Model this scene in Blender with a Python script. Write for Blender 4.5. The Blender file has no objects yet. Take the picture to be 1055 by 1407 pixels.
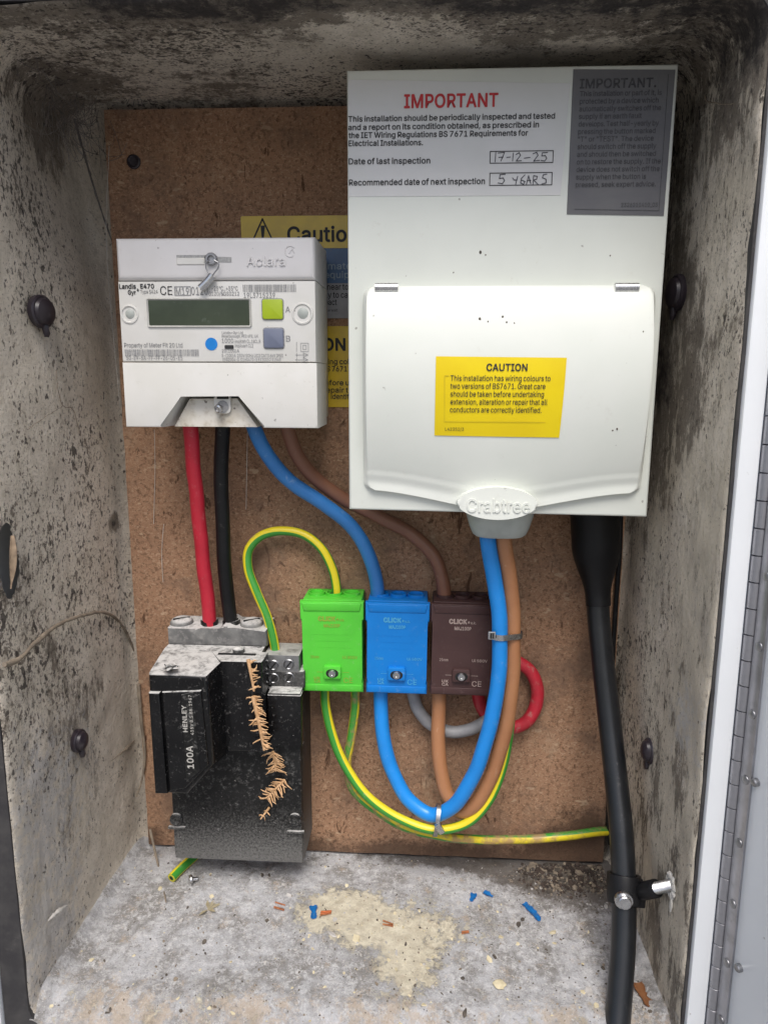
import bpy, bmesh, math, random
from mathutils import Vector, Matrix, noise
random.seed(7)
sc = bpy.context.scene
C = sc.collection

# ------------------------------------------------------------------ camera
CAM = Vector((0.0, -0.56, 0.0))
F_PX, CX, CY = 1000.0, 527.5, 703.5
_y, _p, _r = math.radians(3.21), math.radians(10.47), math.radians(-0.2)
FWD = Vector((-math.sin(_y)*math.cos(_p), math.cos(_y)*math.cos(_p), -math.sin(_p)))
_rt = Vector((math.cos(_y), math.sin(_y), 0)); _dn = FWD.cross(_rt)
RIGHT = math.cos(_r)*_rt + math.sin(_r)*_dn
DOWN = -math.sin(_r)*_rt + math.cos(_r)*_dn
cd = bpy.data.cameras.new('camera'); cam = bpy.data.objects.new('camera', cd); C.objects.link(cam)
m3 = Matrix((RIGHT, -DOWN, -FWD)).transposed()
cam.matrix_world = Matrix.Translation(CAM) @ m3.to_4x4()
cd.sensor_fit = 'HORIZONTAL'; cd.sensor_width = 36.0; cd.lens = 36.0*F_PX/1055.0
cd.clip_start = 0.01; cd.clip_end = 200.0
sc.camera = cam

# ------------------------------------------------------------------ overcast daylight
SUN_EL, SUN_AZ = math.radians(58), math.radians(178)     # high, behind the photographer
w = bpy.data.worlds.new('World'); sc.world = w; w.use_nodes = True
nt = w.node_tree; nt.nodes.clear()
sky = nt.nodes.new('ShaderNodeTexSky'); sky.sky_type = 'NISHITA'; sky.sun_disc = False
sky.sun_elevation = SUN_EL; sky.sun_rotation = SUN_AZ
sky.air_density = 1.0; sky.dust_density = 4.0; sky.ozone_density = 1.0; sky.altitude = 50
bg = nt.nodes.new('ShaderNodeBackground'); bg.inputs['Strength'].default_value = 0.085
wo = nt.nodes.new('ShaderNodeOutputWorld')
nt.links.new(sky.outputs[0], bg.inputs['Color']); nt.links.new(bg.outputs[0], wo.inputs['Surface'])
sd = bpy.data.lights.new('sun', 'SUN'); sd.energy = 1.5; sd.angle = math.radians(32); sd.color = (1.0, 0.985, 0.955)
sun = bpy.data.objects.new('sun', sd); C.objects.link(sun)
sdir = Vector((math.sin(SUN_AZ)*math.cos(SUN_EL), math.cos(SUN_AZ)*math.cos(SUN_EL), math.sin(SUN_EL)))
sun.rotation_euler = sdir.to_track_quat('Z', 'Y').to_euler(); sun.location = sdir*3
vs = sc.view_settings
vs.view_transform = 'Standard'; vs.look = 'None'; vs.gamma = 1.0; vs.use_curve_mapping = False
vs.exposure = 0.86

# ------------------------------------------------------------------ helpers: measuring
def ray(px, py):
    return RIGHT*((px-CX)/F_PX) + DOWN*((py-CY)/F_PX) + FWD
def at(px, py, Y):                      # point of the sight line that stands at depth Y (board face = 0)
    d = ray(px, py); return CAM + d*((Y-CAM.y)/d.y)
def atz(px, py, Z):
    d = ray(px, py); return CAM + d*((Z-CAM.z)/d.z)
def atx(px, py, X):
    d = ray(px, py); return CAM + d*((X-CAM.x)/d.x)

# ------------------------------------------------------------------ helpers: objects
BASE = {}
def tag(o, label=None, cat=None, group=None, kind=None):
    if label: o['label'] = label
    if cat: o['category'] = cat
    if group: o['group'] = group
    if kind: o['kind'] = kind
    return o
def thing(name, loc, label, cat, group=None):
    o = bpy.data.objects.new(name, None); C.objects.link(o); o.empty_display_size = 0.01
    o.location = loc; BASE[o] = Vector(loc)
    return tag(o, label, cat, group)
def obj(name, bm, mat, parent=None, smooth=True, angle=40):
    """bmesh in world coordinates -> one mesh object (child of parent, or with its origin at its own base)"""
    me = bpy.data.meshes.new(name)
    if parent is not None: b = BASE[parent]
    else:
        xs = [v.co.x for v in bm.verts]; ys = [v.co.y for v in bm.verts]; zs = [v.co.z for v in bm.verts]
        b = Vector(((min(xs)+max(xs))/2, (min(ys)+max(ys))/2, min(zs)))
    bmesh.ops.translate(bm, verts=bm.verts, vec=-b)
    if smooth:
        lim = math.radians(angle)
        for f in bm.faces: f.smooth = True
        for e in bm.edges:
            e.smooth = not (len(e.link_faces) == 2 and e.calc_face_angle(0) > lim)
    bm.to_mesh(me); bm.free()
    for m in (mat if isinstance(mat, (list, tuple)) else [mat]): me.materials.append(m)
    o = bpy.data.objects.new(name, me); C.objects.link(o); BASE[o] = b
    if parent is not None: o.parent = parent
    else: o.location = b
    return o
def copy_tree(o, parent=None):
    c = o.copy(); C.objects.link(c); BASE[c] = BASE[o]
    if parent is not None: c.parent = parent
    for ch in [x for x in bpy.data.objects if x.parent == o]: copy_tree(ch, c)
    return c

# ------------------------------------------------------------------ helpers: shapes
def nb(): return bmesh.new()
def box(bm, lo, hi, bev=0.0, seg=2):
    r = bmesh.ops.create_cube(bm, size=1.0); vs_ = r['verts']
    for v in vs_:
        v.co = Vector((lo[i] + (v.co[i]+0.5)*(hi[i]-lo[i]) for i in range(3)))
    if bev > 0:
        es = {e for v in vs_ for e in v.link_edges}
        bmesh.ops.bevel(bm, geom=list(es), offset=bev, segments=seg, affect='EDGES', profile=0.5)
    return bm
def prism(bm, pts, y0, y1, bev=0.0, seg=2, back=None):
    """outline pts [(x,z)] at depth y0 (front) extruded to y1 (rear); back = optional other outline for the rear"""
    if sum(pts[i][0]*pts[(i+1) % len(pts)][1]-pts[(i+1) % len(pts)][0]*pts[i][1] for i in range(len(pts))) < 0:
        pts = pts[::-1]; back = back[::-1] if back else None
    bp = back or pts
    a = [bm.verts.new((p[0], y0, p[1])) for p in pts]; b = [bm.verts.new((p[0], y1, p[1])) for p in bp]
    n = len(pts); ff = bm.faces.new(a); bm.faces.new(b[::-1])
    sides = []
    for i in range(n):
        j = (i+1) % n; sides.append(bm.faces.new((a[j], a[i], b[i], b[j])))
    if bev > 0:
        es = set(ff.edges)
        for f in sides:
            for e in f.edges:
                if e.verts[0].co.y != e.verts[1].co.y and e.calc_face_angle(0) > 0.5: es.add(e)
        bmesh.ops.bevel(bm, geom=list(es), offset=bev, segments=seg, affect='EDGES', profile=0.5)
    return bm
def rrect(x0, z0, x1, z1, r, n=5):
    out = []
    for cx, cz, a0 in ((x1-r, z1-r, 0), (x0+r, z1-r, 90), (x0+r, z0+r, 180), (x1-r, z0+r, 270)):
        for k in range(n+1):
            a = math.radians(a0+90*k/n); out.append((cx+r*math.cos(a), cz+r*math.sin(a)))
    return out
def lathe(bm, prof, origin, axis, n=24):
    """prof [(radius, height)] turned about axis through origin"""
    axis = Vector(axis).normalized(); t = axis.orthogonal().normalized(); s = axis.cross(t); o = Vector(origin)
    rings = []
    for r, h in prof:
        if r <= 1e-7: rings.append([bm.verts.new(o+axis*h)])
        else: rings.append([bm.verts.new(o+axis*h+(t*math.cos(2*math.pi*k/n)+s*math.sin(2*math.pi*k/n))*r) for k in range(n)])
    for a, b in zip(rings, rings[1:]):
        for k in range(n):
            l = (k+1) % n
            if len(a) == 1 and len(b) == 1: continue
            if len(a) == 1: bm.faces.new((a[0], b[l], b[k]))
            elif len(b) == 1: bm.faces.new((a[k], a[l], b[0]))
            else: bm.faces.new((a[k], a[l], b[l], b[k]))
    bmesh.ops.recalc_face_normals(bm, faces=bm.faces)
    return bm
def spline(pts, step=0.003):
    P = [Vector(p) for p in pts]; P = [P[0]*2-P[1]] + P + [P[-1]*2-P[-2]]
    out = []
    for i in range(1, len(P)-2):
        p0, p1, p2, p3 = P[i-1:i+3]; n = max(2, int((p2-p1).length/step))
        # centripetal Catmull-Rom
        t0 = 0; t1 = t0+max(1e-6, (p1-p0).length)**.5; t2 = t1+max(1e-6, (p2-p1).length)**.5; t3 = t2+max(1e-6, (p3-p2).length)**.5
        for k in range(n):
            t = t1+(t2-t1)*k/n
            A1 = p0*((t1-t)/(t1-t0))+p1*((t-t0)/(t1-t0)); A2 = p1*((t2-t)/(t2-t1))+p2*((t-t1)/(t2-t1)); A3 = p2*((t3-t)/(t3-t2))+p3*((t-t2)/(t3-t2))
            B1 = A1*((t2-t)/(t2-t0))+A2*((t-t0)/(t2-t0)); B2 = A2*((t3-t)/(t3-t1))+A3*((t-t1)/(t3-t1))
            out.append(B1*((t2-t)/(t2-t1))+B2*((t-t1)/(t2-t1)))
    out.append(P[-2]); return out
def tube(bm, pts, rad, n=16, step=0.003, twist=0.0, raw=False, cap=True, flat=1.0):
    """rad: number or function of 0..1 along the path"""
    path = pts if raw else spline(pts, step)
    uv = bm.loops.layers.uv.verify()
    rf = rad if callable(rad) else (lambda t: rad)
    L = [0.0]
    for a, b in zip(path, path[1:]): L.append(L[-1]+(b-a).length)
    T = (path[1]-path[0]).normalized(); nrm = T.orthogonal().normalized()
    if abs(T.y) < 0.9: nrm = (Vector((0, -1, 0))-T*T.dot(Vector((0, -1, 0)))).normalized()
    rings = []
    for i, p in enumerate(path):
        t = (path[min(i+1, len(path)-1)]-path[max(i-1, 0)]).normalized()
        nrm = (nrm-t*nrm.dot(t)).normalized(); bi = t.cross(nrm)
        r = rf(L[i]/L[-1]); a0 = twist*L[i]
        rings.append([bm.verts.new(p+(nrm*math.cos(a0+2*math.pi*k/n)*flat+bi*math.sin(a0+2*math.pi*k/n))*r) for k in range(n)])
    for i, (a, b) in enumerate(zip(rings, rings[1:])):
        for k in range(n):
            l = (k+1) % n; f = bm.faces.new((a[k], a[l], b[l], b[k]))
            for lp, (u, v) in zip(f.loops, ((k/n, L[i]), ((k+1)/n, L[i]), ((k+1)/n, L[i+1]), (k/n, L[i+1]))): lp[uv].uv = (u, v)
    if cap:
        bm.faces.new(rings[0][::-1]); bm.faces.new(rings[-1])
    return bm
def blob(bm, c, rx, ry, rz, seed=0, amp=0.25, sub=2):
    r = bmesh.ops.create_icosphere(bm, subdivisions=sub, radius=1.0)
    for v in r['verts']:
        k = 1+amp*noise.noise(v.co*1.7+Vector((seed*3.1, seed, 0)))
        v.co = Vector((c[0]+v.co.x*rx*k, c[1]+v.co.y*ry*k, c[2]+v.co.z*rz*k))
    return bm
# ---- lettering: font outlines turned into thin print
GLYPHS = {}   # outlines of a plain grotesque alphabet, 500 units to the em: character -> (advance, contours)
for _l in '''
A 240 8,0 101,254 138,254 231,0 198,0 144,151 132,186 116,239 123,239 106,185 95,151 43,0|55,71 55,99 185,99 185,71
B 228 30,0 30,254 121,254 145,252 164,245 180,235 190,221 197,205 199,187 198,172 193,160 178,143 157,133 157,131 170,129 182,123 192,114 201,102 207,86 209,68 207,50 200,33 189,20 172,9 151,2 123,0|62,29 122,29 148,31 165,40 175,53 178,68 176,81 171,92 163,102 153,109 140,114 124,115 62,115|62,143 119,143 144,148 154,155 162,163 166,174 168,186 165,202 156,214 141,223 120,226 62,226
C 255 134,-3 113,-2 93,4 75,12 59,25 46,40 35,58 27,78 22,101 20,127 22,153 27,176 35,197 46,215 59,230 75,242 93,251 113,256 134,258 170,252 186,245 201,236 214,224 224,209 232,193 236,174 204,174 195,197 179,214 158,224 134,228 111,225 92,216 75,202 62,182 54,157 52,127 54,97 63,72 75,53 92,38 112,29 134,26 158,30 179,40 195,57 204,80 236,80 232,62 224,45 214,31 201,19 187,9 170,2 153,-2
D 251 109,0 48,0 48,29 107,29 136,31 159,40 177,55 189,75 197,99 200,128 197,156 190,180 177,200 160,214 138,223 110,226 47,226 47,254 113,254 136,253 157,248 176,239 200,221 217,196 225,175 229,153 231,128 229,102 224,80 217,59 206,42 192,27 175,15 156,7 134,2|62,254 62,0 30,0 30,254
E 209 30,0 30,254 186,254 186,226 62,226 62,143 178,143 178,114 62,114 62,29 188,29 188,0
F 205 30,0 30,254 185,254 185,226 62,226 62,139 173,139 173,111 62,111 62,0
G 260 134,-3 113,-2 93,4 75,13 59,25 45,40 35,58 27,78 22,102 20,127 22,153 27,176 35,197 45,215 59,230 74,242 92,251 112,256 132,258 152,256 170,252 187,245 202,235 214,222 225,208 232,192 237,174 204,174 194,197 178,213 158,224 133,228 111,225 92,216 75,202 62,182 54,157 52,127 54,97 63,72 75,53 92,38 112,29 134,26 155,29 172,36 187,47 198,62 205,80 207,101 217,100 141,100 141,128 239,128 239,100 236,71 225,45 209,25 188,9 163,0
H 258 30,0 30,254 62,254 62,144 196,144 196,254 228,254 228,0 196,0 196,116 62,116 62,0
I 150 16,0 16,29 59,29 59,226 16,226 16,254 135,254 135,226 91,226 91,29 135,29 135,0
K 233 52,73 52,108 70,131 87,152 106,172 182,254 224,254 116,138 114,138|30,0 30,254 62,254 62,167 62,112 62,97 62,0|186,0 94,130 114,155 224,0
L 196 30,0 30,254 62,254 62,29 181,29 181,0
M 314 30,0 30,254 76,254 139,94 144,79 150,61 156,42 161,24 154,24 159,41 165,61 171,79 176,94 238,254 284,254 284,0 252,0 252,145 252,163 253,184 253,207 253,229 256,229 249,205 241,181 234,161 228,145 171,0 143,0 85,145 80,160 72,181 65,204 56,229 59,229 60,208 60,186 61,164 61,145 61,0
N 262 30,0 30,254 68,254 172,91 181,75 194,53 207,27 202,27 200,54 200,79 199,97 199,254 232,254 232,0 193,0 101,145 89,165 74,191 54,226 60,227 61,192 62,164 62,145 62,0
O 267 133,-3 112,-2 93,4 75,12 59,25 46,40 35,58 27,78 22,101 20,127 22,153 27,176 35,197 46,215 59,230 75,242 93,251 112,256 133,258 155,256 174,251 192,242 208,230 221,215 232,197 240,176 245,153 247,127 245,101 240,78 232,58 221,40 208,25 192,12 174,4 155,-2|133,26 155,29 175,38 191,52 204,72 212,97 215,127 212,157 204,182 191,202 175,216 155,225 133,228 112,225 92,216 75,202 63,182 54,157 52,127 54,97 63,72 75,52 92,38 112,29
P 222 30,0 30,254 118,254 144,252 166,244 183,231 195,215 202,195 204,174 202,152 195,133 183,116 166,104 144,96 118,93 55,93 55,121 116,121 134,123 149,128 159,136 167,147 171,160 172,174 171,188 167,201 159,211 148,219 134,224 116,226 62,226 62,0
R 224 30,0 30,254 118,254 145,252 167,244 183,232 195,217 202,198 205,176 202,154 195,136 183,120 166,109 145,101 118,99 48,99 48,128 117,128 135,129 149,133 160,141 167,150 171,162 173,176 171,190 167,202 159,212 149,220 134,224 116,226 62,226 62,0|177,0 115,115 151,115 214,0
S 223 112,-4 86,-2 64,5 46,15 32,30 23,48 19,68 52,68 55,55 62,44 71,35 83,29 112,25 128,26 143,30 155,37 165,46 171,57 173,70 171,81 166,89 148,102 122,111 92,120 64,130 43,145 30,163 26,186 29,206 37,224 51,238 69,249 90,256 114,258 137,256 158,249 175,238 189,224 197,208 200,189 169,189 163,206 151,219 134,227 112,229 97,228 84,224 73,218 64,209 59,199 58,188 60,176 65,167 85,154 106,147 132,140 156,132 179,119 197,99 202,85 204,69 201,50 193,32 180,17 162,5 139,-2
T 224 16,226 16,254 208,254 208,226 128,226 128,0 96,0 96,226
U 259 129,-4 101,-1 77,8 57,22 42,40 33,62 30,87 30,254 62,254 62,89 64,72 70,57 80,44 94,34 110,28 129,26 149,28 165,34 179,44 188,57 194,72 196,89 196,254 229,254 229,87 226,62 216,40 201,22 182,8 157,-1
V 240 102,0 8,254 42,254 96,103 108,69 124,15 117,15 133,69 145,103 197,254 231,254 139,0
W 343 78,0 8,254 41,254 82,98 88,73 93,47 98,20 95,20 100,47 106,73 112,98 153,254 190,254 231,98 237,73 243,47 249,20 244,20 249,47 255,73 261,98 302,254 335,254 265,0 228,0 184,161 176,196 168,237 175,237 167,197 159,161 115,0
Y 236 102,0 102,104 8,254 46,254 96,172 111,146 125,115 112,115 126,146 140,172 191,254 228,254 134,104 134,0
J 198 93,-3 62,2 38,16 26,31 19,50 17,73 17,86 49,86 49,73 52,52 61,37 75,28 93,25 110,28 124,37 133,52 136,73 136,254 168,254 168,73 166,50 159,31 147,16 123,2
X 237 9,0 109,142 109,118 15,254 52,254 89,200 102,181 112,164 122,146 116,146 126,164 136,181 149,200 187,254 223,254 129,119 129,143 228,0 191,0 146,65 134,83 125,98 115,116 122,116 113,98 103,83 91,65 46,0
a 195 80,-4 63,-3 47,2 34,11 24,22 17,37 15,54 17,69 22,80 29,90 39,97 63,105 89,110 117,113 133,117 136,121 138,127 138,128 133,148 120,161 98,165 75,161 59,150 50,137 20,146 29,161 39,173 52,182 66,188 97,192 119,190 143,180 153,172 161,160 167,145 168,126 168,0 138,0 138,26 136,26 126,12 108,1|85,23 101,24 114,29 124,37 132,47 136,57 138,69 138,95 130,91 116,88 100,86 88,84 67,79 52,70 47,62 46,52 51,36 65,26
b 212 115,-4 99,-3 86,2 69,16 59,29 56,29 56,0 26,0 26,254 57,254 57,160 59,160 69,173 86,186 98,191 115,192 137,189 156,180 173,166 185,146 193,122 195,94 193,66 185,42 173,23 157,8 137,-1|110,23 126,26 140,33 150,44 158,58 163,75 164,95 163,114 158,131 150,145 140,156 126,163 110,165 94,163 81,156 70,145 62,131 58,114 56,95 58,75 63,58 70,43 81,32 94,26
c 198 104,-4 79,-1 58,8 41,23 28,43 20,66 17,94 20,122 28,146 41,165 58,180 79,189 104,192 130,189 153,178 170,161 181,138 151,131 145,145 135,155 121,162 104,165 86,162 73,155 62,144 54,129 50,112 48,94 50,75 54,59 62,44 73,33 86,26 104,23 121,26 135,33 146,44 152,59 181,51 171,28 153,11 130,0
d 212 98,-4 75,-1 56,8 40,23 27,42 20,66 17,94 20,122 27,146 40,166 56,180 75,189 98,192 114,191 126,186 144,173 153,160 155,160 155,254 186,254 186,0 156,0 156,29 153,29 143,16 126,2 114,-3|102,23 118,26 132,32 142,43 150,58 154,75 156,95 154,114 150,131 142,145 132,156 118,163 102,165 86,163 72,156 62,145 54,131 50,114 48,95 50,75 54,58 62,44 73,33 86,26
e 202 106,-4 80,-1 58,8 41,23 28,42 20,66 17,93 20,121 28,145 40,165 58,180 78,189 103,192 133,187 147,180 160,170 170,157 179,141 184,121 186,97 186,85 37,85 37,110 169,110 155,101 153,119 149,134 141,147 131,157 118,163 103,165 87,163 73,157 62,147 54,135 50,121 48,105 48,89 50,69 55,53 64,40 76,31 90,25 106,23 127,26 143,36 153,53 182,45 177,32 168,20 156,10 141,2 125,-3
f 127 114,190 114,164 3,164 3,190|40,0 40,216 42,231 48,243 57,252 68,259 94,265 111,263 121,260 114,234 107,236 97,237 85,235 77,230 72,221 71,209 71,0
g 213 103,-75 84,-74 67,-70 41,-55 25,-35 51,-20 61,-33 77,-44 103,-49 124,-46 141,-38 152,-23 156,-3 156,34 153,34 143,21 126,8 114,4 97,2 76,5 56,13 40,27 28,45 20,68 17,96 20,123 27,147 40,166 56,180 76,189 98,192 114,191 127,186 144,173 154,159 157,159 157,190 186,190 186,-4 183,-27 175,-45 162,-59 145,-68 125,-73|102,30 118,32 132,38 142,47 150,61 155,77 156,96 155,115 150,132 142,146 132,156 119,163 102,165 86,163 73,156 62,145 54,131 50,115 48,96 50,78 54,61 62,48 73,38 86,32
h 205 57,113 57,0 26,0 26,254 57,254 57,144 51,144 62,166 76,181 94,189 114,192 132,190 148,184 161,174 170,160 177,142 179,120 179,0 148,0 148,118 145,137 136,152 123,161 105,165 92,163 80,159 71,151 63,141 58,129
i 83 26,0 26,190 57,190 57,0|42,221 34,223 27,227 22,234 21,242 22,249 27,256 34,260 42,262 50,260 57,256 62,249 63,242 62,234 57,227 50,223
j 83 26,190 57,190 57,-15 55,-31 51,-45 43,-56 32,-65 19,-70 2,-71 -5,-71 -5,-43 1,-43 12,-42 20,-36 25,-27 26,-15|42,221 34,223 27,227 22,234 20,242 22,249 27,256 34,260 42,262 50,260 57,256 61,249 63,242 61,234 57,227 50,223
k 190 55,68 55,106 60,106 142,190 180,190 92,100 89,100|26,0 26,254 57,254 57,0|147,0 74,93 96,114 186,0
l 95 70,-1 50,2 37,10 29,24 26,42 26,254 57,254 57,49 60,31 65,27 73,26 80,26 85,27 90,1 81,0
m 305 26,0 26,190 56,190 56,148 54,148 59,162 66,173 86,188 110,193 129,190 144,180 154,166 160,147 156,147 161,160 169,172 190,187 218,193 234,191 249,186 261,177 270,164 276,148 278,128 278,0 248,0 248,127 245,145 236,156 224,163 209,165 197,164 187,160 173,145 168,124 168,0 137,0 137,130 134,144 126,156 115,163 100,165 79,160 70,154 63,145 58,133 57,119 57,0
n 205 57,113 57,0 26,0 26,190 56,190 56,144 51,144 62,166 76,181 94,189 114,192 132,190 147,184 160,174 170,160 176,142 179,120 179,0 148,0 148,118 145,137 136,152 123,161 105,165 92,163 80,159 71,151 63,141 58,129
o 208 104,-4 79,-1 58,8 41,23 28,43 20,66 17,94 20,122 28,146 41,165 58,180 79,189 104,192 128,189 149,180 167,165 180,146 188,122 191,94 188,66 180,43 167,23 149,8 128,-1|104,23 121,26 135,33 146,44 154,59 158,75 160,94 158,112 154,129 146,144 135,155 121,162 104,165 86,162 73,155 62,144 54,129 50,112 48,94 50,75 54,59 62,44 73,33 86,26
p 212 26,-71 26,190 56,190 56,160 59,160 69,173 86,186 98,191 115,192 137,189 156,180 173,166 185,146 193,122 195,94 193,66 185,42 173,23 157,8 137,-1 115,-4 99,-3 86,2 69,16 59,29 57,29 57,-71|110,23 126,26 140,33 150,44 158,58 163,75 164,95 163,114 158,131 150,145 140,156 126,163 110,165 94,163 81,156 70,145 62,131 58,114 56,95 58,75 63,58 70,43 81,32 94,26
q 212 186,-71 155,-71 155,29 153,29 143,16 126,2 114,-3 98,-4 75,-1 56,8 40,23 27,42 20,66 17,94 20,122 27,146 40,166 56,180 75,189 98,192 114,191 126,186 144,173 153,160 156,160 156,190 186,190|102,23 118,26 132,32 142,43 150,58 154,75 156,95 154,114 150,131 142,145 132,156 118,163 102,165 86,163 72,156 62,145 54,131 50,114 48,95 50,75 54,58 62,44 73,33 86,26
r 130 26,0 26,190 56,190 56,160 58,160 65,173 76,184 90,190 107,192 115,192 122,192 122,161 115,162 103,163 91,161 80,157 70,151 63,142 58,131 57,118 57,0
s 182 91,-4 72,-3 56,2 42,9 31,19 23,32 18,47 47,53 53,40 62,30 75,25 91,23 108,25 122,31 131,40 134,51 132,60 127,68 118,74 106,78 75,85 52,93 36,104 27,119 23,137 26,152 33,166 43,177 58,185 74,190 94,192 112,191 127,186 140,179 149,170 162,145 134,139 129,149 121,158 110,164 94,166 78,164 65,158 57,150 54,139 56,129 62,122 86,111 115,105 137,97 153,86 162,71 166,53 163,37 156,24 145,12 130,3 112,-2
t 114 102,190 102,164 3,164 3,190|32,236 63,236 63,49 64,38 68,31 75,26 85,25 93,26 101,27 107,1 96,-1 84,-2 62,1 46,11 36,26 32,46
u 205 91,-3 73,-1 57,5 44,15 35,29 28,47 26,69 26,190 57,190 57,72 60,52 68,37 82,28 100,25 113,27 125,31 134,38 142,48 146,61 148,76 148,190 179,190 179,0 149,0 149,46 154,46 143,23 129,8 111,0
v 195 81,0 9,190 42,190 83,78 93,43 103,10 92,10 101,43 112,78 152,190 186,190 113,0
w 284 69,0 11,190 44,190 67,107 77,68 88,21 82,21 93,67 103,107 126,190 158,190 181,107 191,68 201,21 196,21 206,68 217,107 240,190 272,190 215,0 184,0 159,86 152,112 145,140 138,169 145,169 138,140 131,112 124,86 99,0
x 189 10,0 86,109 86,86 14,190 50,190 74,153 90,127 104,103 88,103 101,127 117,153 141,190 176,190 104,84 104,107 179,0 143,0 115,43 100,68 86,91 102,91 89,68 74,43 46,0
y 195 24,-69 31,-43 36,-44 52,-44 65,-37 75,-18 81,-1 9,190 42,190 83,78 93,43 103,10 92,10 101,43 112,78 153,190 186,190 102,-29 88,-54 70,-68 46,-73 32,-72
z 190 21,0 21,23 127,160 127,161 24,161 24,190 166,190 166,165 63,30 63,28 169,28 169,0
0 227 113,-3 87,0 65,12 47,31 34,57 29,77 25,101 24,127 25,153 29,177 35,197 48,223 65,242 87,254 113,258 139,254 161,242 179,223 192,197 198,177 201,153 203,127 201,101 198,77 192,57 179,31 162,12 140,0|113,25 131,28 145,37 157,52 165,72 170,97 172,127 170,157 165,182 157,203 145,218 131,227 113,230 96,227 82,218 70,203 62,182 56,157 55,127 56,97 62,72 70,52 82,37 96,28
1 227 38,0 38,27 195,27 195,0|138,254 138,0 106,0 106,224 105,224 43,179 43,213 99,254
2 227 32,0 32,24 117,114 141,141 155,163 160,186 159,198 154,209 146,218 137,224 112,230 98,228 86,224 77,216 69,207 65,195 64,181 33,181 35,202 43,221 55,237 72,248 91,255 112,258 134,255 153,248 169,237 181,223 188,205 191,186 185,159 168,129 133,90 76,30 76,28 195,28 195,0
3 227 109,-3 87,-1 66,5 49,15 35,29 26,46 22,66 55,66 57,54 63,44 72,35 83,30 109,25 138,30 149,37 157,46 163,58 165,72 163,86 158,98 150,109 137,117 121,122 101,124 78,124 78,150 144,224 144,226 35,226 35,254 186,254 186,230 106,139 106,144 132,144 154,138 172,127 185,111 194,93 196,72 194,51 185,33 172,18 154,6 133,-1
4 227 20,53 20,79 123,254 155,254 54,83 54,81 207,81 207,53|141,0 141,61 141,73 141,159 171,159 171,0
5 227 111,-3 89,-1 70,6 54,16 41,30 33,47 30,65 61,65 64,54 69,44 87,30 111,25 125,27 138,32 149,41 157,52 162,66 164,81 162,97 157,111 148,122 137,131 124,137 109,138 84,134 64,123 34,126 48,254 183,254 183,226 75,226 67,151 68,151 89,162 115,167 131,165 147,160 161,153 172,143 182,130 189,116 194,99 195,82 193,58 184,38 171,21 154,8 134,-1
6 227 113,-3 91,-1 71,7 55,20 42,37 34,58 32,81 34,100 40,119 69,170 126,254 161,254 75,131 73,131 83,144 98,153 117,157 139,155 158,147 173,136 185,120 192,101 194,79 192,56 184,36 171,20 155,7 135,-1|113,24 127,26 139,31 149,40 157,51 162,64 164,79 162,94 157,107 149,118 139,126 127,131 113,133 99,131 87,126 77,118 69,107 64,94 62,79 64,64 69,51 77,40 87,31 99,26
7 227 48,0 162,224 162,226 31,226 31,254 195,254 195,224 82,0
8 227 113,-3 89,-1 68,6 50,17 37,31 29,48 26,68 28,83 33,98 40,110 51,121 63,128 76,132 76,133 59,141 46,154 38,171 35,190 38,209 45,225 57,239 73,249 92,256 113,258 134,256 153,249 169,239 181,225 188,209 191,190 188,171 180,154 167,141 150,133 150,132 164,128 176,121 186,110 194,98 199,83 200,68 198,48 189,31 176,17 158,6 137,-1|113,25 129,26 142,30 153,37 161,46 167,57 168,69 167,83 161,94 153,104 141,111 128,116 113,118 98,116 85,111 73,104 65,94 59,83 58,69 59,57 64,46 73,37 84,30 97,26|113,145 137,150 146,157 154,165 158,176 160,188 158,200 154,210 147,218 138,225 113,230 89,225 79,218 72,210 68,200 66,188 68,176 72,165 79,157 89,150
9 227 113,258 135,255 155,247 171,234 184,217 192,197 194,173 192,155 186,135 158,84 100,0 65,0 151,124 154,124 144,111 128,101 109,97 87,100 69,107 53,119 41,134 34,154 32,176 34,198 42,218 55,235 71,247 91,255|113,230 99,228 87,223 77,215 69,204 64,191 63,176 64,161 69,148 77,137 87,129 99,123 113,122 127,123 139,129 149,137 157,147 162,160 164,175 162,190 157,204 150,215 139,223 127,228
. 94 48,-2 39,-1 31,4 26,12 25,20 26,29 31,37 39,42 48,43 56,42 64,37 69,29 71,20 69,12 64,4 56,-1
, 94 19,-60 34,36 68,36 42,-60
: 94 48,-2 39,-1 31,4 26,12 25,20 26,29 31,37 39,42 48,43 56,42 64,37 69,29 71,20 69,12 64,4 56,-1|48,135 39,137 31,142 26,149 25,158 26,167 31,174 39,179 48,181 56,179 64,174 69,167 71,158 69,149 64,142 56,137
; 94 19,-60 34,36 68,36 42,-60|52,135 43,137 36,142 31,149 29,158 31,167 36,174 43,179 52,181 61,179 68,174 73,167 75,158 73,149 68,142 61,137
- 227 168,122 168,94 57,94 57,122
+ 227 99,17 99,182 128,182 128,17|31,86 31,113 195,113 195,86
/ 125 117,266 36,-38 7,-38 89,266
( 137 45,103 50,162 66,221 88,270 118,270 95,214 81,157 76,103 80,57 94,8 118,-48 88,-48 75,-23 64,2 56,27 49,53 46,78
) 137 19,-48 43,9 57,58 61,103 56,157 41,214 19,270 48,270 71,221 86,162 92,103 91,78 87,52 81,27 72,1 61,-24 48,-48
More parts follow.
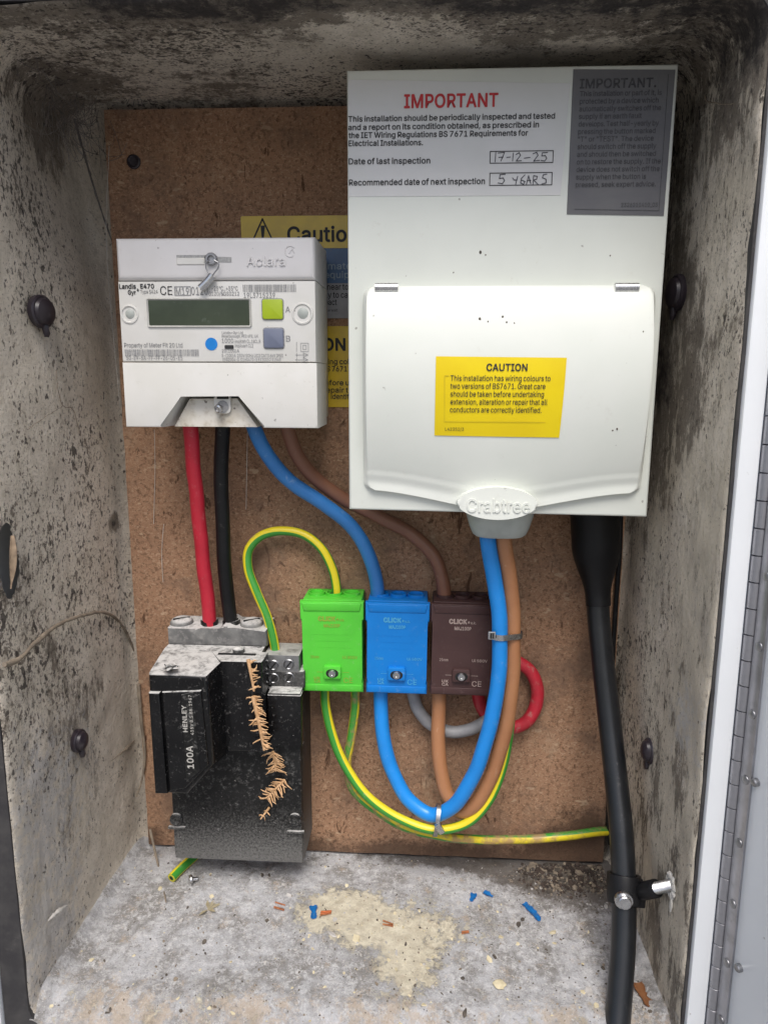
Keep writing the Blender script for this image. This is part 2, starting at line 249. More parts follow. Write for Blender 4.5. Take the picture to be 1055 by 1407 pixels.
& 224 98,-3 75,-1 55,6 39,17 27,31 20,48 17,67 19,82 24,95 42,117 70,139 108,168 118,176 127,187 131,202 129,214 123,223 113,228 101,230 84,227 73,216 68,199 73,182 84,164 102,142 219,0 182,0 86,116 61,146 44,172 39,185 38,199 40,215 45,229 55,241 67,249 82,255 100,257 118,255 133,249 145,241 154,230 160,217 162,202 158,181 146,162 128,146 77,109 55,87 50,77 48,66 50,54 55,44 62,35 72,29 83,25 96,23 111,25 126,30 151,48 160,61 168,76 173,93 174,112 204,112 202,90 198,72 185,46 173,31 166,23 153,12 136,3 117,-2
_ 159 159,0 159,-28 0,-28 0,0
" 160 39,159 35,254 68,254 64,159|96,159 93,254 125,254 122,159
® 231 116,59 96,61 77,67 60,76 46,88 33,103 24,120 18,139 16,158 18,178 24,197 33,214 46,229 60,241 77,250 96,256 116,258 136,256 154,250 171,241 186,229 198,214 207,197 213,178 215,158 213,139 207,120 198,103 186,88 171,76 154,67 136,61|116,83 136,86 154,93 169,105 181,121 188,139 191,158 188,178 181,196 169,212 154,224 136,231 116,234 96,231 78,224 63,212 51,196 43,178 40,158 43,139 51,121 63,105 78,93 96,86|137,113 114,156 137,156 159,113|81,113 81,204 126,204 139,201 151,191 156,175 151,158 139,147 125,144 93,144 93,159 119,159 129,163 133,175 132,182 129,186 120,189 101,189 101,113
° 158 79,142 64,143 50,149 39,158 29,170 23,184 22,199 23,214 29,228 39,240 50,249 64,254 79,256 94,254 108,249 120,240 129,228 134,214 136,199 134,184 129,170 120,158 108,149 94,143|79,167 95,171 107,183 111,199 107,215 95,226 79,231 63,226 52,215 47,199 52,183 63,171
'''.strip().split('\n'):
    _c, _a, _r = _l.split(' ', 2)
    GLYPHS[_c] = (int(_a), [[tuple(map(int, q.split(','))) for q in ct.split(' ')] for ct in _r.split('|')])
_GM = {}
def glyph_mesh(c, bold):
    """filled outline of one character, thickened by bold (em units)"""
    k = (c, round(bold, 3))
    if k in _GM: return _GM[k]
    verts, faces = [], []
    if c in GLYPHS:
        cts = GLYPHS[c][1]
        area = lambda q: sum(q[i][0]*q[(i+1) % len(q)][1]-q[(i+1) % len(q)][0]*q[i][1] for i in range(len(q)))
        def inside(p, q):
            r = False
            for i in range(len(q)):
                (x1, y1), (x2, y2) = q[i], q[i-1]
                if (y1 > p[1]) != (y2 > p[1]) and p[0] < (x2-x1)*(p[1]-y1)/(y2-y1)+x1: r = not r
            return r
        sg = area(max(cts, key=lambda q: abs(area(q)))) > 0
        outs = [q for q in cts if (area(q) > 0) == sg]; holes = [q for q in cts if (area(q) > 0) != sg]
        for li, o in enumerate(outs):
            cu = bpy.data.curves.new('t', 'CURVE'); cu.dimensions = '2D'; cu.fill_mode = 'BOTH'
            for q in [o]+[h for h in holes if inside(h[0], o)]:
                sp = cu.splines.new('POLY'); sp.points.add(len(q)-1); sp.use_cyclic_u = True
                for i, (x, y) in enumerate(q): sp.points[i].co = (x/500, y/500, 0, 1)
            ob = bpy.data.objects.new('t', cu); C.objects.link(ob)
            dg = bpy.context.evaluated_depsgraph_get(); dg.update(); me = bpy.data.meshes.new_from_object(ob.evaluated_get(dg))
            n0 = len(verts); verts += [(v.co.x, v.co.y, li) for v in me.vertices]; faces += [[n0+i for i in p.vertices] for p in me.polygons]
            C.objects.unlink(ob); bpy.data.objects.remove(ob); bpy.data.curves.remove(cu); bpy.data.meshes.remove(me)
        if bold > 0:
            lay = 0
            for q in cts:
                for i in range(len(q)):
                    a, b = Vector(q[i-1])/500, Vector(q[i])/500; d = b-a
                    if d.length < 1e-6: continue
                    d.normalize(); e = d*bold*.45; nn = Vector((-d.y, d.x))*bold; n0 = len(verts); lay += 1
                    verts += [(p.x, p.y, 1+(lay % 9)*.12) for p in (a-e+nn, a-e-nn, b+e-nn, b+e+nn)]; faces.append([n0, n0+1, n0+2, n0+3])
    _GM[k] = (verts, faces); return _GM[k]
def text_bm(bm, s, x0, z0, h, y, width=None, bold=0.0, rot=0.0, align='L', shear=0.0, fn=None):
    pen = 0.0; vs_, fs_ = [], []
    for c in s:
        if c == ' ': pen += .14; continue
        v, f = glyph_mesh(c, bold); n0 = len(vs_); vs_ += [(q[0]+pen, q[1], q[2]) for q in v]; fs_ += [[n0+i for i in t] for t in f]
        pen += GLYPHS.get(c, (250,))[0]/500+bold*.8
    if not vs_: return
    mx0, mx1 = min(q[0] for q in vs_), max(q[0] for q in vs_)
    sy = h/.508; sx = sy if width is None else width/max(1e-6, mx1-mx0)
    wd = (mx1-mx0)*sx; off = 0 if align == 'L' else (-wd/2 if align == 'C' else -wd); ca, sa = math.cos(rot), math.sin(rot); out = []
    for q in vs_:
        lz = q[1]*sy; lx = (q[0]-mx0)*sx+off+shear*lz; X = x0+lx*ca-lz*sa; Z = z0+lx*sa+lz*ca
        out.append(bm.verts.new((X, (y if fn is None else fn(X, Z)+y)-.00003*q[2], Z)))
    for t in fs_:
        try: bm.faces.new([out[i] for i in t])
        except ValueError: pass
def tline(bm, s, xl, xr, yb, hpx, Y, lift=0.0004, bold=0.0, fn=None, shear=0.0):
    """line of print between picture columns xl..xr on baseline yb, capital height hpx, on the plane Y"""
    a = at(xl, yb, Y); h = at(xl, yb-hpx, Y).z-a.z
    wd = None if xr is None else (at(xr, yb, Y)-a).length
    text_bm(bm, s, a.x, a.z, h, (Y if fn is None else 0)-lift, wd, bold, fn=fn, shear=shear)
def flat(bm, pts, y, fn=None):
    """thin flat print patch from outline [(x,z)]"""
    if sum(pts[i][0]*pts[(i+1) % len(pts)][1]-pts[(i+1) % len(pts)][0]*pts[i][1] for i in range(len(pts))) < 0: pts = pts[::-1]
    bm.faces.new([bm.verts.new((p[0], (y if fn is None else fn(p[0], p[1])+y), p[1])) for p in pts])
def stroke(bm, pts, wd, y):
    for a, b in zip(pts, pts[1:]):
        d = Vector((b[0]-a[0], b[1]-a[1])); L = d.length
        if L < 1e-7: continue
        d /= L; n = Vector((-d.y, d.x))*wd/2; e = d*wd*0.4
        flat(bm, [(a[0]-e.x+n.x, a[1]-e.y+n.y), (a[0]-e.x-n.x, a[1]-e.y-n.y), (b[0]+e.x-n.x, b[1]+e.y-n.y), (b[0]+e.x+n.x, b[1]+e.y+n.y)], y)
def pxz(px, py, Y):
    p = at(px, py, Y); return (p.x, p.z)
def frame_rect(bm, x0, z0, x1, z1, t, y):
    flat(bm, [(x0, z0), (x1, z0), (x1, z0+t), (x0, z0+t)], y); flat(bm, [(x0, z1-t), (x1, z1-t), (x1, z1), (x0, z1)], y)
    flat(bm, [(x0, z0+t), (x0+t, z0+t), (x0+t, z1-t), (x0, z1-t)], y); flat(bm, [(x1-t, z0+t), (x1, z0+t), (x1, z1-t), (x1-t, z1-t)], y)
def barcode(bm, x0, z0, x1, z1, y, seed, n=60):
    rg = random.Random(seed); x = x0; u = (x1-x0)/n
    while x < x1-u:
        wd = u*rg.choice((.5, .5, 1.0, 1.5)); flat(bm, [(x, z0), (min(x+wd, x1), z0), (min(x+wd, x1), z1), (x, z1)], y); x += wd+u*rg.choice((.5, .6, 1.0))
def screw_head(bm, c, axis, r, h, n=20):
    return lathe(bm, [(0, h*1.0), (r*.55, h*.95), (r*.9, h*.6), (r, h*.2), (r, -h*.6), (0, -h*.6)], c, axis, n)

# ------------------------------------------------------------------ materials
class NT:
    def __init__(s, name):
        s.m = bpy.data.materials.new(name); s.m.use_nodes = True; s.t = s.m.node_tree; s.t.nodes.clear()
        s.out = s.t.nodes.new('ShaderNodeOutputMaterial'); s.b = s.t.nodes.new('ShaderNodeBsdfPrincipled')
        s.t.links.new(s.b.outputs[0], s.out.inputs[0]); s.tc = s.t.nodes.new('ShaderNodeTexCoord')
    def L(s, a, b): s.t.links.new(a, b)
    def coord(s, sc=(1, 1, 1), kind='Object', rot=(0, 0, 0), loc=(0, 0, 0)):
        mp = s.t.nodes.new('ShaderNodeMapping'); s.L(s.tc.outputs[kind], mp.inputs[0])
        mp.inputs['Scale'].default_value = sc; mp.inputs['Rotation'].default_value = rot; mp.inputs['Location'].default_value = loc
        return mp.outputs[0]
    def noise(s, scale, detail=4, rough=.55, co=None, dist=0.0):
        n = s.t.nodes.new('ShaderNodeTexNoise'); n.inputs['Scale'].default_value = scale; n.inputs['Detail'].default_value = detail
        n.inputs['Roughness'].default_value = rough; n.inputs['Distortion'].default_value = dist
        s.L(co if co is not None else s.tc.outputs['Object'], n.inputs['Vector']); return n.outputs[0]
    def voro(s, scale, co=None, feature='F1', out=0):
        n = s.t.nodes.new('ShaderNodeTexVoronoi'); n.feature = feature; n.inputs['Scale'].default_value = scale
        s.L(co if co is not None else s.tc.outputs['Object'], n.inputs['Vector']); return n.outputs[out]
    def step(s, v, a, b):
        n = s.t.nodes.new('ShaderNodeMapRange'); n.interpolation_type = 'SMOOTHSTEP'
        s.L(v, n.inputs[0]); n.inputs[1].default_value = a; n.inputs[2].default_value = b; return n.outputs[0]
    def math(s, op, a, b=None):
        n = s.t.nodes.new('ShaderNodeMath'); n.operation = op; n.use_clamp = op in ('ADD', 'MULTIPLY')
        for i, v in enumerate((a, b)):
            if v is None: continue
            if isinstance(v, (int, float)): n.inputs[i].default_value = v
            else: s.L(v, n.inputs[i])
        return n.outputs[0]
    def mix(s, f, a, b, mode='MIX'):
        n = s.t.nodes.new('ShaderNodeMix'); n.data_type = 'RGBA'; n.blend_type = mode
        for sock, v in ((n.inputs['Factor'], f), (n.inputs[6], a), (n.inputs[7], b)):
            if isinstance(v, (int, float)): sock.default_value = v
            elif isinstance(v, tuple): sock.default_value = (*v, 1)
            else: s.L(v, sock)
        return n.outputs[2]
    def bump(s, h, strength, dist=0.001, prev=None):
        n = s.t.nodes.new('ShaderNodeBump'); n.inputs['Strength'].default_value = strength; n.inputs['Distance'].default_value = dist
        s.L(h, n.inputs['Height'])
        if prev is not None: s.L(prev, n.inputs['Normal'])
        return n.outputs[0]
    def up(s):
        g = s.t.nodes.new('ShaderNodeNewGeometry'); x = s.t.nodes.new('ShaderNodeSeparateXYZ'); s.L(g.outputs['Normal'], x.inputs[0]); return x.outputs[2]
    def attr(s, name):
        a = s.t.nodes.new('ShaderNodeAttribute'); a.attribute_name = name; return a.outputs['Fac']
    def set(s, **k):
        for n, v in k.items():
            i = s.b.inputs[n.replace('_', ' ')]
            if isinstance(v, (int, float)): i.default_value = v
            elif isinstance(v, tuple): i.default_value = (*v, 1) if len(v) == 3 else v
            else: s.L(v, i)
        return s.m

def mk(name, col, col2=None, nscale=60, rough=.5, metal=0.0, updust=0.0, dust=0.0, dustcol=(.42, .40, .37), dscale=180, speck=0.0,
       speckcol=(.03, .03, .03), sscale=260, bump=0.05, bscale=500, spec=.5, coat=0.0, sub=0.0, upcol=None, low=0.0, scuff=0.0, scuffcol=(.5, .5, .5)):
    n = NT(name)
    c2 = col2 or tuple(min(1, x*.82) for x in col)
    c = n.mix(n.step(n.noise(nscale, 5), .35, .68), col, c2)
    r = None
    if dust > 0 or updust > 0:
        dn = n.noise(dscale, 6, .7); base = None
        if dust > 0:
            base = n.math('MULTIPLY', n.step(dn, .62-.28*dust, .80-.2*dust), min(1, .45+.5*dust))
            big = n.step(n.noise(22, 4), .38, .62); base = n.math('MULTIPLY', base, n.math('ADD', big, .25))
        if low > 0:      # powder lying thicker towards the foot of the thing
            sx = n.t.nodes.new('ShaderNodeSeparateXYZ'); n.L(n.tc.outputs['Object'], sx.inputs[0]); lz = n.step(sx.outputs[2], low, -.01)
            lo = n.math('MULTIPLY', n.step(n.math('ADD', n.math('MULTIPLY', n.noise(520, 7, .85), .85), n.math('MULTIPLY', lz, .34)), .52, .74), .75); base = lo if base is None else n.math('MAXIMUM', base, lo)
        if base is not None: c = n.mix(base, c, dustcol)
        if updust > 0:
            u = n.step(n.up(), .62, .95); du = n.math('MULTIPLY', u, n.math('MULTIPLY', n.step(n.noise(120, 8, .8), .30, .56), updust))
            c = n.mix(du, c, upcol or dustcol); base = du if base is None else n.math('MAXIMUM', base, du)
        mr = n.t.nodes.new('ShaderNodeMapRange'); n.L(base, mr.inputs[0]); mr.inputs[3].default_value = rough; mr.inputs[4].default_value = .9; r = mr.outputs[0]
    if scuff > 0:
        sf = n.math('MULTIPLY', n.step(n.noise(210, 6, .75, n.coord((1, 1, .28))), .60, .70), n.step(n.noise(24, 4), .40, .62)); c = n.mix(n.math('MULTIPLY', sf, scuff), c, scuffcol)
    if speck > 0:
        sm = n.math('MULTIPLY', n.step(n.noise(sscale, 2, .5), .74-.1*speck, .79-.1*speck), min(1, .6+.4*speck)); c = n.mix(sm, c, speckcol)
    kw = dict(Base_Color=c, Roughness=(r if r is not None else n.math('ADD', n.math('MULTIPLY', n.noise(nscale*3, 3), .16), rough-.08)), Metallic=metal, Coat_Weight=coat)
    kw['Specular_IOR_Level'] = spec
    if sub > 0: kw['Subsurface_Weight'] = sub; kw['Subsurface_Radius'] = (.004, .003, .002); 
    if bump > 0: kw['Normal'] = n.bump(n.noise(bscale, 4), bump, .0006)
    return n.set(**kw)

MT = {}
MT['meter_white'] = mk('meter_white', (.70, .69, .66), (.66, .65, .61), 40, .42, dust=.12, dustcol=(.38, .35, .30), speck=.15, speckcol=(.12, .10, .09), bump=.03, spec=.4)
MT['meter_top'] = mk('meter_top', (.70, .685, .685), (.66, .645, .64), 35, .45, dust=.10, dustcol=(.40, .37, .34), speck=.1, speckcol=(.14, .11, .12), bump=.03, spec=.4)
MT['meter_dirty'] = mk('meter_dirty', (.66, .63, .57), (.52, .48, .40), 90, .6, dust=.4, dustcol=(.28, .22, .16), speck=.5, speckcol=(.07, .05, .04), bump=.08)
MT['cu_white'] = mk('cu_white', (.69, .715, .66), (.665, .69, .635), 25, .38, dust=.10, dustcol=(.47, .44, .37), dscale=70, speck=.04, speckcol=(.18, .16, .13), sscale=190, bump=.05, bscale=1400, spec=.45)
MT['cu_door'] = mk('cu_door', (.715, .735, .685), (.69, .715, .66), 22, .36, dust=.08, dustcol=(.50, .475, .41), dscale=60, speck=.03, speckcol=(.22, .20, .17), sscale=170, bump=.045, bscale=1500, spec=.45)
MT['cu_gland'] = mk('cu_gland', (.46, .49, .46), None, 60, .45, bump=.03)
MT['white_paint'] = mk('white_paint', (.78, .80, .82), (.75, .77, .79), 18, .32, speck=.12, speckcol=(.34, .32, .30), sscale=150, bump=.05, bscale=300, spec=.5)
MT['gasket'] = mk('gasket', (.028, .026, .028), (.05, .047, .046), 60, .75, dust=.25, dustcol=(.12, .11, .10), bump=.2, bscale=250)
MT['bakelite'] = mk('bakelite', (.006, .006, .006), (.012, .012, .012), 40, .40, spec=.3, dust=.42, low=.115, dustcol=(.22, .215, .205), dscale=300, updust=1.0, upcol=(.50, .49, .475), speck=.35, speckcol=(.26, .25, .24), sscale=420, bump=.12, bscale=300)
MT['bakelite_gloss'] = mk('bakelite_gloss', (.0045, .0045, .005), (.009, .009, .0095), 50, .2, spec=.3, dust=.24, dustcol=(.24, .23, .22), dscale=300, updust=1.0, upcol=(.50, .49, .475), speck=.22, speckcol=(.25, .24, .23), sscale=500, bump=.05, bscale=120)
MT['bakelite_dusty'] = mk('bakelite_dusty', (.022, .022, .022), (.05, .05, .048), 90, .75, dust=.75, dustcol=(.15, .145, .14), dscale=420, updust=1.0, upcol=(.60, .59, .57), speck=.5, speckcol=(.30, .29, .28), sscale=560, bump=.3, bscale=400)
MT['grey_terminal'] = mk('grey_terminal', (.10, .10, .10), (.17, .17, .165), 80, .7, dust=.6, dustcol=(.30, .29, .28), updust=1.0, upcol=(.52, .51, .50), speck=.4, speckcol=(.30, .29, .28), sscale=500, bump=.3, bscale=380)
MT['steel'] = mk('steel', (.62, .62, .62), (.50, .50, .51), 200, .28, 1.0, bump=.04)
MT['steel_dull'] = mk('steel_dull', (.36, .36, .37), (.28, .28, .29), 120, .42, 1.0, dust=.2, bump=.06)
MT['hinge_steel'] = mk('hinge_steel', (.46, .46, .49), (.37, .37, .39), 90, .40, 1.0, dust=.12, dustcol=(.25, .24, .23), bump=.05)
MT['dusty_steel'] = mk('dusty_steel', (.30, .30, .30), (.20, .20, .2), 120, .5, .8, dust=.4, dustcol=(.45, .44, .42), updust=.9, upcol=(.58, .57, .55), bump=.15)
MT['red_cable'] = mk('red_cable', (.52, .022, .045), (.44, .018, .035), 50, .4, dust=.12, dustcol=(.42, .25, .22), bump=.1, bscale=90, spec=.45, scuff=.4, scuffcol=(.62, .25, .25))
MT['old_red'] = mk('old_red', (.50, .02, .04), (.38, .018, .03), 60, .45, dust=.35, dustcol=(.38, .26, .22), bump=.08, bscale=160)
MT['black_cable'] = mk('black_cable', (.006, .006, .007), (.010, .010, .011), 50, .42, dust=.08, dustcol=(.2, .19, .18), bump=.06, bscale=160, spec=.3)
MT['blue_cable'] = mk('blue_cable', (.035, .20, .52), (.03, .17, .46), 40, .36, dust=.15, dustcol=(.35, .45, .55), dscale=120, bump=.1, bscale=90, spec=.5, scuff=.5, scuffcol=(.30, .42, .58))
MT['bright_blue'] = mk('bright_blue', (.012, .25, .72), (.012, .22, .64), 40, .33, dust=.14, dustcol=(.4, .52, .65), dscale=130, bump=.1, bscale=90, spec=.5, scuff=.6, scuffcol=(.42, .60, .80))
MT['brown_cable'] = mk('brown_cable', (.22, .10, .06), (.19, .083, .05), 40, .38, dust=.12, dustcol=(.34, .22, .16), bump=.1, bscale=90, scuff=.4, scuffcol=(.36, .24, .17))
MT['tan_cable'] = mk('tan_cable', (.40, .185, .085), (.36, .16, .073), 40, .36, dust=.14, dustcol=(.5, .34, .24), bump=.1, bscale=90, scuff=.5, scuffcol=(.60, .40, .28))
MT['grey_cable'] = mk('grey_cable', (.30, .30, .31), (.22, .22, .23), 60, .5, dust=.3, dustcol=(.35, .33, .3), bump=.1, bscale=160)
MT['swa'] = mk('swa', (.006, .007, .009), (.010, .011, .013), 60, .33, dust=.06, dustcol=(.11, .105, .10), dscale=160, bump=.16, bscale=110, spec=.6, scuff=.35, scuffcol=(.16, .165, .17))
MT['shrink'] = mk('shrink', (.006, .006, .007), (.010, .010, .011), 40, .45, spec=.3, bump=.05, bscale=120)
MT['green_block'] = mk('green_block', (.095, .56, .045), (.085, .51, .042), 40, .42, dust=.22, dustcol=(.36, .52, .28), bump=.03, bscale=600, spec=.35)
MT['blue_block'] = mk('blue_block', (.005, .20, .62), (.005, .18, .57), 40, .42, dust=.22, dustcol=(.22, .36, .56), bump=.03, bscale=600, spec=.35)
MT['brown_block'] = mk('brown_block', (.070, .036, .034), (.060, .030, .029), 40, .45, dust=.22, dustcol=(.20, .14, .13), bump=.03, bscale=600, spec=.35)
MT['hole_black'] = mk('hole_black', (.012, .012, .012), None, 40, .8, bump=0)
MT['print_black'] = mk('print_black', (.022, .022, .024), None, 300, .6, bump=0)
MT['print_grey'] = mk('print_grey', (.22, .22, .23), (.36, .36, .36), 900, .6, bump=0)
MT['print_faint'] = mk('print_faint', (.30, .30, .30), (.42, .42, .41), 900, .6, bump=0)
MT['print_red'] = mk('print_red', (.55, .035, .04), None, 300, .6, bump=0)
MT['print_white'] = mk('print_white', (.52, .50, .46), (.33, .32, .30), 700, .6, bump=0)
MT['print_sky'] = mk('print_sky', (.30, .38, .45), (.22, .28, .34), 500, .6, bump=0)
MT['print_gold'] = mk('print_gold', (.30, .34, .03), (.20, .42, .05), 900, .5, bump=0)
MT['print_pale_blue'] = mk('print_pale_blue', (.10, .42, .62), (.04, .30, .62), 900, .5, bump=0)
MT['print_pale_brown'] = mk('print_pale_brown', (.46, .36, .32), (.32, .24, .21), 900, .5, bump=0)
MT['pen'] = mk('pen', (.04, .04, .06), None, 300, .5, bump=0)
MT['paper'] = mk('paper', (.66, .66, .655), (.63, .635, .62), 30, .5, bump=.04, bscale=250, spec=.3)
MT['grey_label'] = mk('grey_label', (.125, .125, .135), (.145, .145, .15), 30, .5, speck=.06, speckcol=(.3, .3, .3), bump=.05, bscale=200, spec=.3)
MT['print_on_grey'] = mk('print_on_grey', (.045, .045, .052), (.07, .07, .075), 500, .5, bump=0)
MT['yellow_label'] = mk('yellow_label', (.78, .60, .004), (.74, .55, .004), 30, .35, bump=.08, bscale=90, spec=.45)
MT['yellow_ridge'] = mk('yellow_ridge', (.70, .54, .01), None, 30, .4, bump=0)
MT['yellow_sign'] = mk('yellow_sign', (.66, .46, .02), (.56, .38, .025), 60, .3, dust=.12, dustcol=(.5, .42, .2), bump=.15, bscale=70, spec=.6)
MT['blue_sign'] = mk('blue_sign', (.06, .13, .26), (.05, .10, .20), 60, .4, dust=.15, dustcol=(.2, .2, .22), bump=.06)
MT['grey_sign'] = mk('grey_sign', (.36, .36, .38), (.29, .29, .30), 60, .5, dust=.15, dustcol=(.25, .22, .2), bump=.06)
MT['lcd'] = mk('lcd', (.026, .040, .024), (.036, .052, .032), 60, .10, dust=.1, dustcol=(.16, .19, .16), dscale=90, bump=.02, spec=.6)
MT['lcd_bezel'] = mk('lcd_bezel', (.60, .59, .55), None, 60, .4, bump=.02)
MT['lime_button'] = mk('lime_button', (.38, .50, .015), (.35, .46, .015), 80, .4, bump=.02)
MT['slate_button'] = mk('slate_button', (.17, .19, .26), (.15, .17, .24), 80, .42, bump=.02)
MT['blue_dot'] = mk('blue_dot', (.005, .22, .66), None, 80, .4, bump=0)
MT['dead_leaf'] = mk('dead_leaf', (.66, .42, .23), (.46, .26, .12), 260, .75, bump=.1)
MT['root'] = mk('root', (.27, .22, .165), (.15, .12, .09), 140, .85, dust=.3, dustcol=(.30, .27, .22), bump=.3)
MT['web'] = mk('web', (.16, .14, .13), (.09, .08, .075), 200, .9, bump=0)
MT['rubber_plug'] = mk('rubber_plug', (.022, .016, .022), (.035, .028, .034), 90, .38, dust=.25, dustcol=(.14, .12, .12), bump=.15, bscale=260)
MT['copper'] = mk('copper', (.72, .30, .14), (.50, .18, .08), 300, .4, .9, bump=.05)
MT['blue_offcut'] = mk('blue_offcut', (.02, .27, .70), (.02, .20, .55), 200, .4, dust=.25, dustcol=(.4, .5, .6), bump=.05)
MT['filler'] = mk('filler', (.62, .60, .56), (.5, .48, .44), 120, .85, bump=.4, bscale=200)
MT['flap'] = mk('flap', (.38, .28, .19), (.22, .16, .11), 150, .85, bump=.4, bscale=200)
MT['chip_cream'] = mk('chip_cream', (.62, .55, .38), (.5, .43, .28), 200, .8, bump=.2)
MT['chip_dark'] = mk('chip_dark', (.07, .06, .05), (.12, .10, .08), 200, .9, bump=.2)
MT['chip_pale'] = mk('chip_pale', (.48, .46, .44), (.36, .34, .32), 200, .9, bump=.2)
MT['mulch'] = mk('mulch', (.035, .025, .02), (.07, .05, .04), 200, .95, bump=.5, bscale=300)
MT['cut_core'] = mk('cut_core', (.6, .5, .05), None, 200, .6, bump=0)

def earth_mat(name, grime=0.0):
    n = NT(name)
    uvx = n.t.nodes.new('ShaderNodeSeparateXYZ'); n.L(n.tc.outputs['UV'], uvx.inputs[0])
    u = n.math('FRACT', n.math('MULTIPLY', uvx.outputs[0], 2.0))
    # MULTIPLY is clamped in the helper, so scale by an unclamped node
    mm = n.t.nodes.new('ShaderNodeMath'); mm.operation = 'MULTIPLY'; n.L(uvx.outputs[0], mm.inputs[0]); mm.inputs[1].default_value = 2.0
    fr = n.t.nodes.new('ShaderNodeMath'); fr.operation = 'FRACT'; n.L(mm.outputs[0], fr.inputs[0])
    s1 = n.step(fr.outputs[0], .25, .29); s2 = n.step(fr.outputs[0], .74, .78)
    st = n.math('SUBTRACT', s1, s2)
    c = n.mix(st, (.045, .27, .035), (.74, .60, .02))
    if grime > 0:
        c = n.mix(n.math('MULTIPLY', n.step(n.noise(70, 5, .7), .42, .62), grime), c, (.34, .20, .11))
    else: c = n.mix(n.math('MULTIPLY', n.step(n.noise(90, 5, .7), .58, .75), .35), c, (.42, .42, .30))
    return n.set(Base_Color=c, Roughness=.4, Normal=n.bump(n.noise(150, 3), .06, .0006))
MT['earth_cable'] = earth_mat('earth_cable'); MT['earth_dirty'] = earth_mat('earth_dirty', .85)

def shell_mat():
    n = NT('mouldy_grp')
    g = n.attr('grime'); gg = n.attr('pale')
    base = n.mix(n.step(n.noise(12, 6, .65), .36, .66), (.78, .705, .60), (.66, .59, .49))
    base = n.mix(n.math('MULTIPLY', n.step(n.noise(95, 7, .75), .46, .74), .5), base, (.42, .355, .28))
    sk = n.attr('speck'); vert = n.coord((1, 1, .68)); streak = n.coord((1, 1, .30))
    film = n.step(n.math('ADD', n.noise(58, 10, .85, n.coord((1, 1, .42))), n.math('MULTIPLY', g, .34)), .58, .69)
    base = n.mix(n.math('MULTIPLY', film, .86), base, (.135, .110, .085))
    wash = n.step(n.math('ADD', n.noise(14, 8, .7, n.coord((1, 1, .6))), n.math('MULTIPLY', g, .22)), .52, .74); base = n.mix(n.math('MULTIPLY', wash, .32), base, (.34, .30, .25)); fine = n.noise(190, 10, .88); base = n.mix(n.math('MULTIPLY', n.step(fine, .52, .64), .34), base, (.24, .205, .165)); base = n.mix(n.math('MULTIPLY', n.step(n.noise(240, 9, .85, n.coord((1, 1, .5), loc=(3, 1, 2))), .54, .64), .45), base, (.74, .68, .58))
    pl = n.step(n.math('ADD', n.noise(52, 9, .78, streak), n.math('MULTIPLY', gg, .17)), .585, .635)
    base = n.mix(n.math('MULTIPLY', pl, .8), base, (.68, .61, .50))
    dn = n.step(n.math('ADD', n.noise(130, 7, .75), n.math('MULTIPLY', n.attr('dusty'), .30)), .62, .82)
    base = n.mix(n.math('MULTIPLY', dn, .6), base, (.50, .50, .51))
    clus = n.noise(9, 4, .6)
    add = n.math('ADD', n.math('MULTIPLY', sk, .15), n.math('MULTIPLY', clus, .26))
    t1 = n.math('ADD', n.noise(215, 3, .6, vert), add); sp1 = n.math('MULTIPLY', n.step(t1, .865, .910), .85)
    t2 = n.math('ADD', n.noise(330, 3, .55, vert), add); sp2 = n.math('MULTIPLY', n.step(t2, .835, .895), .75)
    t4 = n.math('ADD', n.noise(640, 2, .5), add); sp4 = n.math('MULTIPLY', n.step(t4, .840, .92), .5)
    base = n.mix(sp4, base, (.17, .14, .11)); base = n.mix(sp2, base, (.11, .09, .072)); base = n.mix(sp1, base, (.055, .046, .042))
    t3 = n.math('ADD', n.math('MULTIPLY', n.noise(60, 9, .8), .62), n.math('MULTIPLY', g, .42))
    sp3 = n.math('MULTIPLY', n.step(t3, .60, .76), .92)
    base = n.mix(sp3, base, (.034, .030, .031))
    bp = n.bump(n.noise(48, 8, .75), .8, .006); bp = n.bump(n.noise(260, 7, .75), .7, .0022, bp); bp = n.bump(pl, .6, .0007, bp); bp = n.bump(t2, .4, .0010, bp)
    return n.set(Base_Color=base, Roughness=.8, Specular_IOR_Level=.25, Normal=bp)
MT['shell'] = shell_mat()
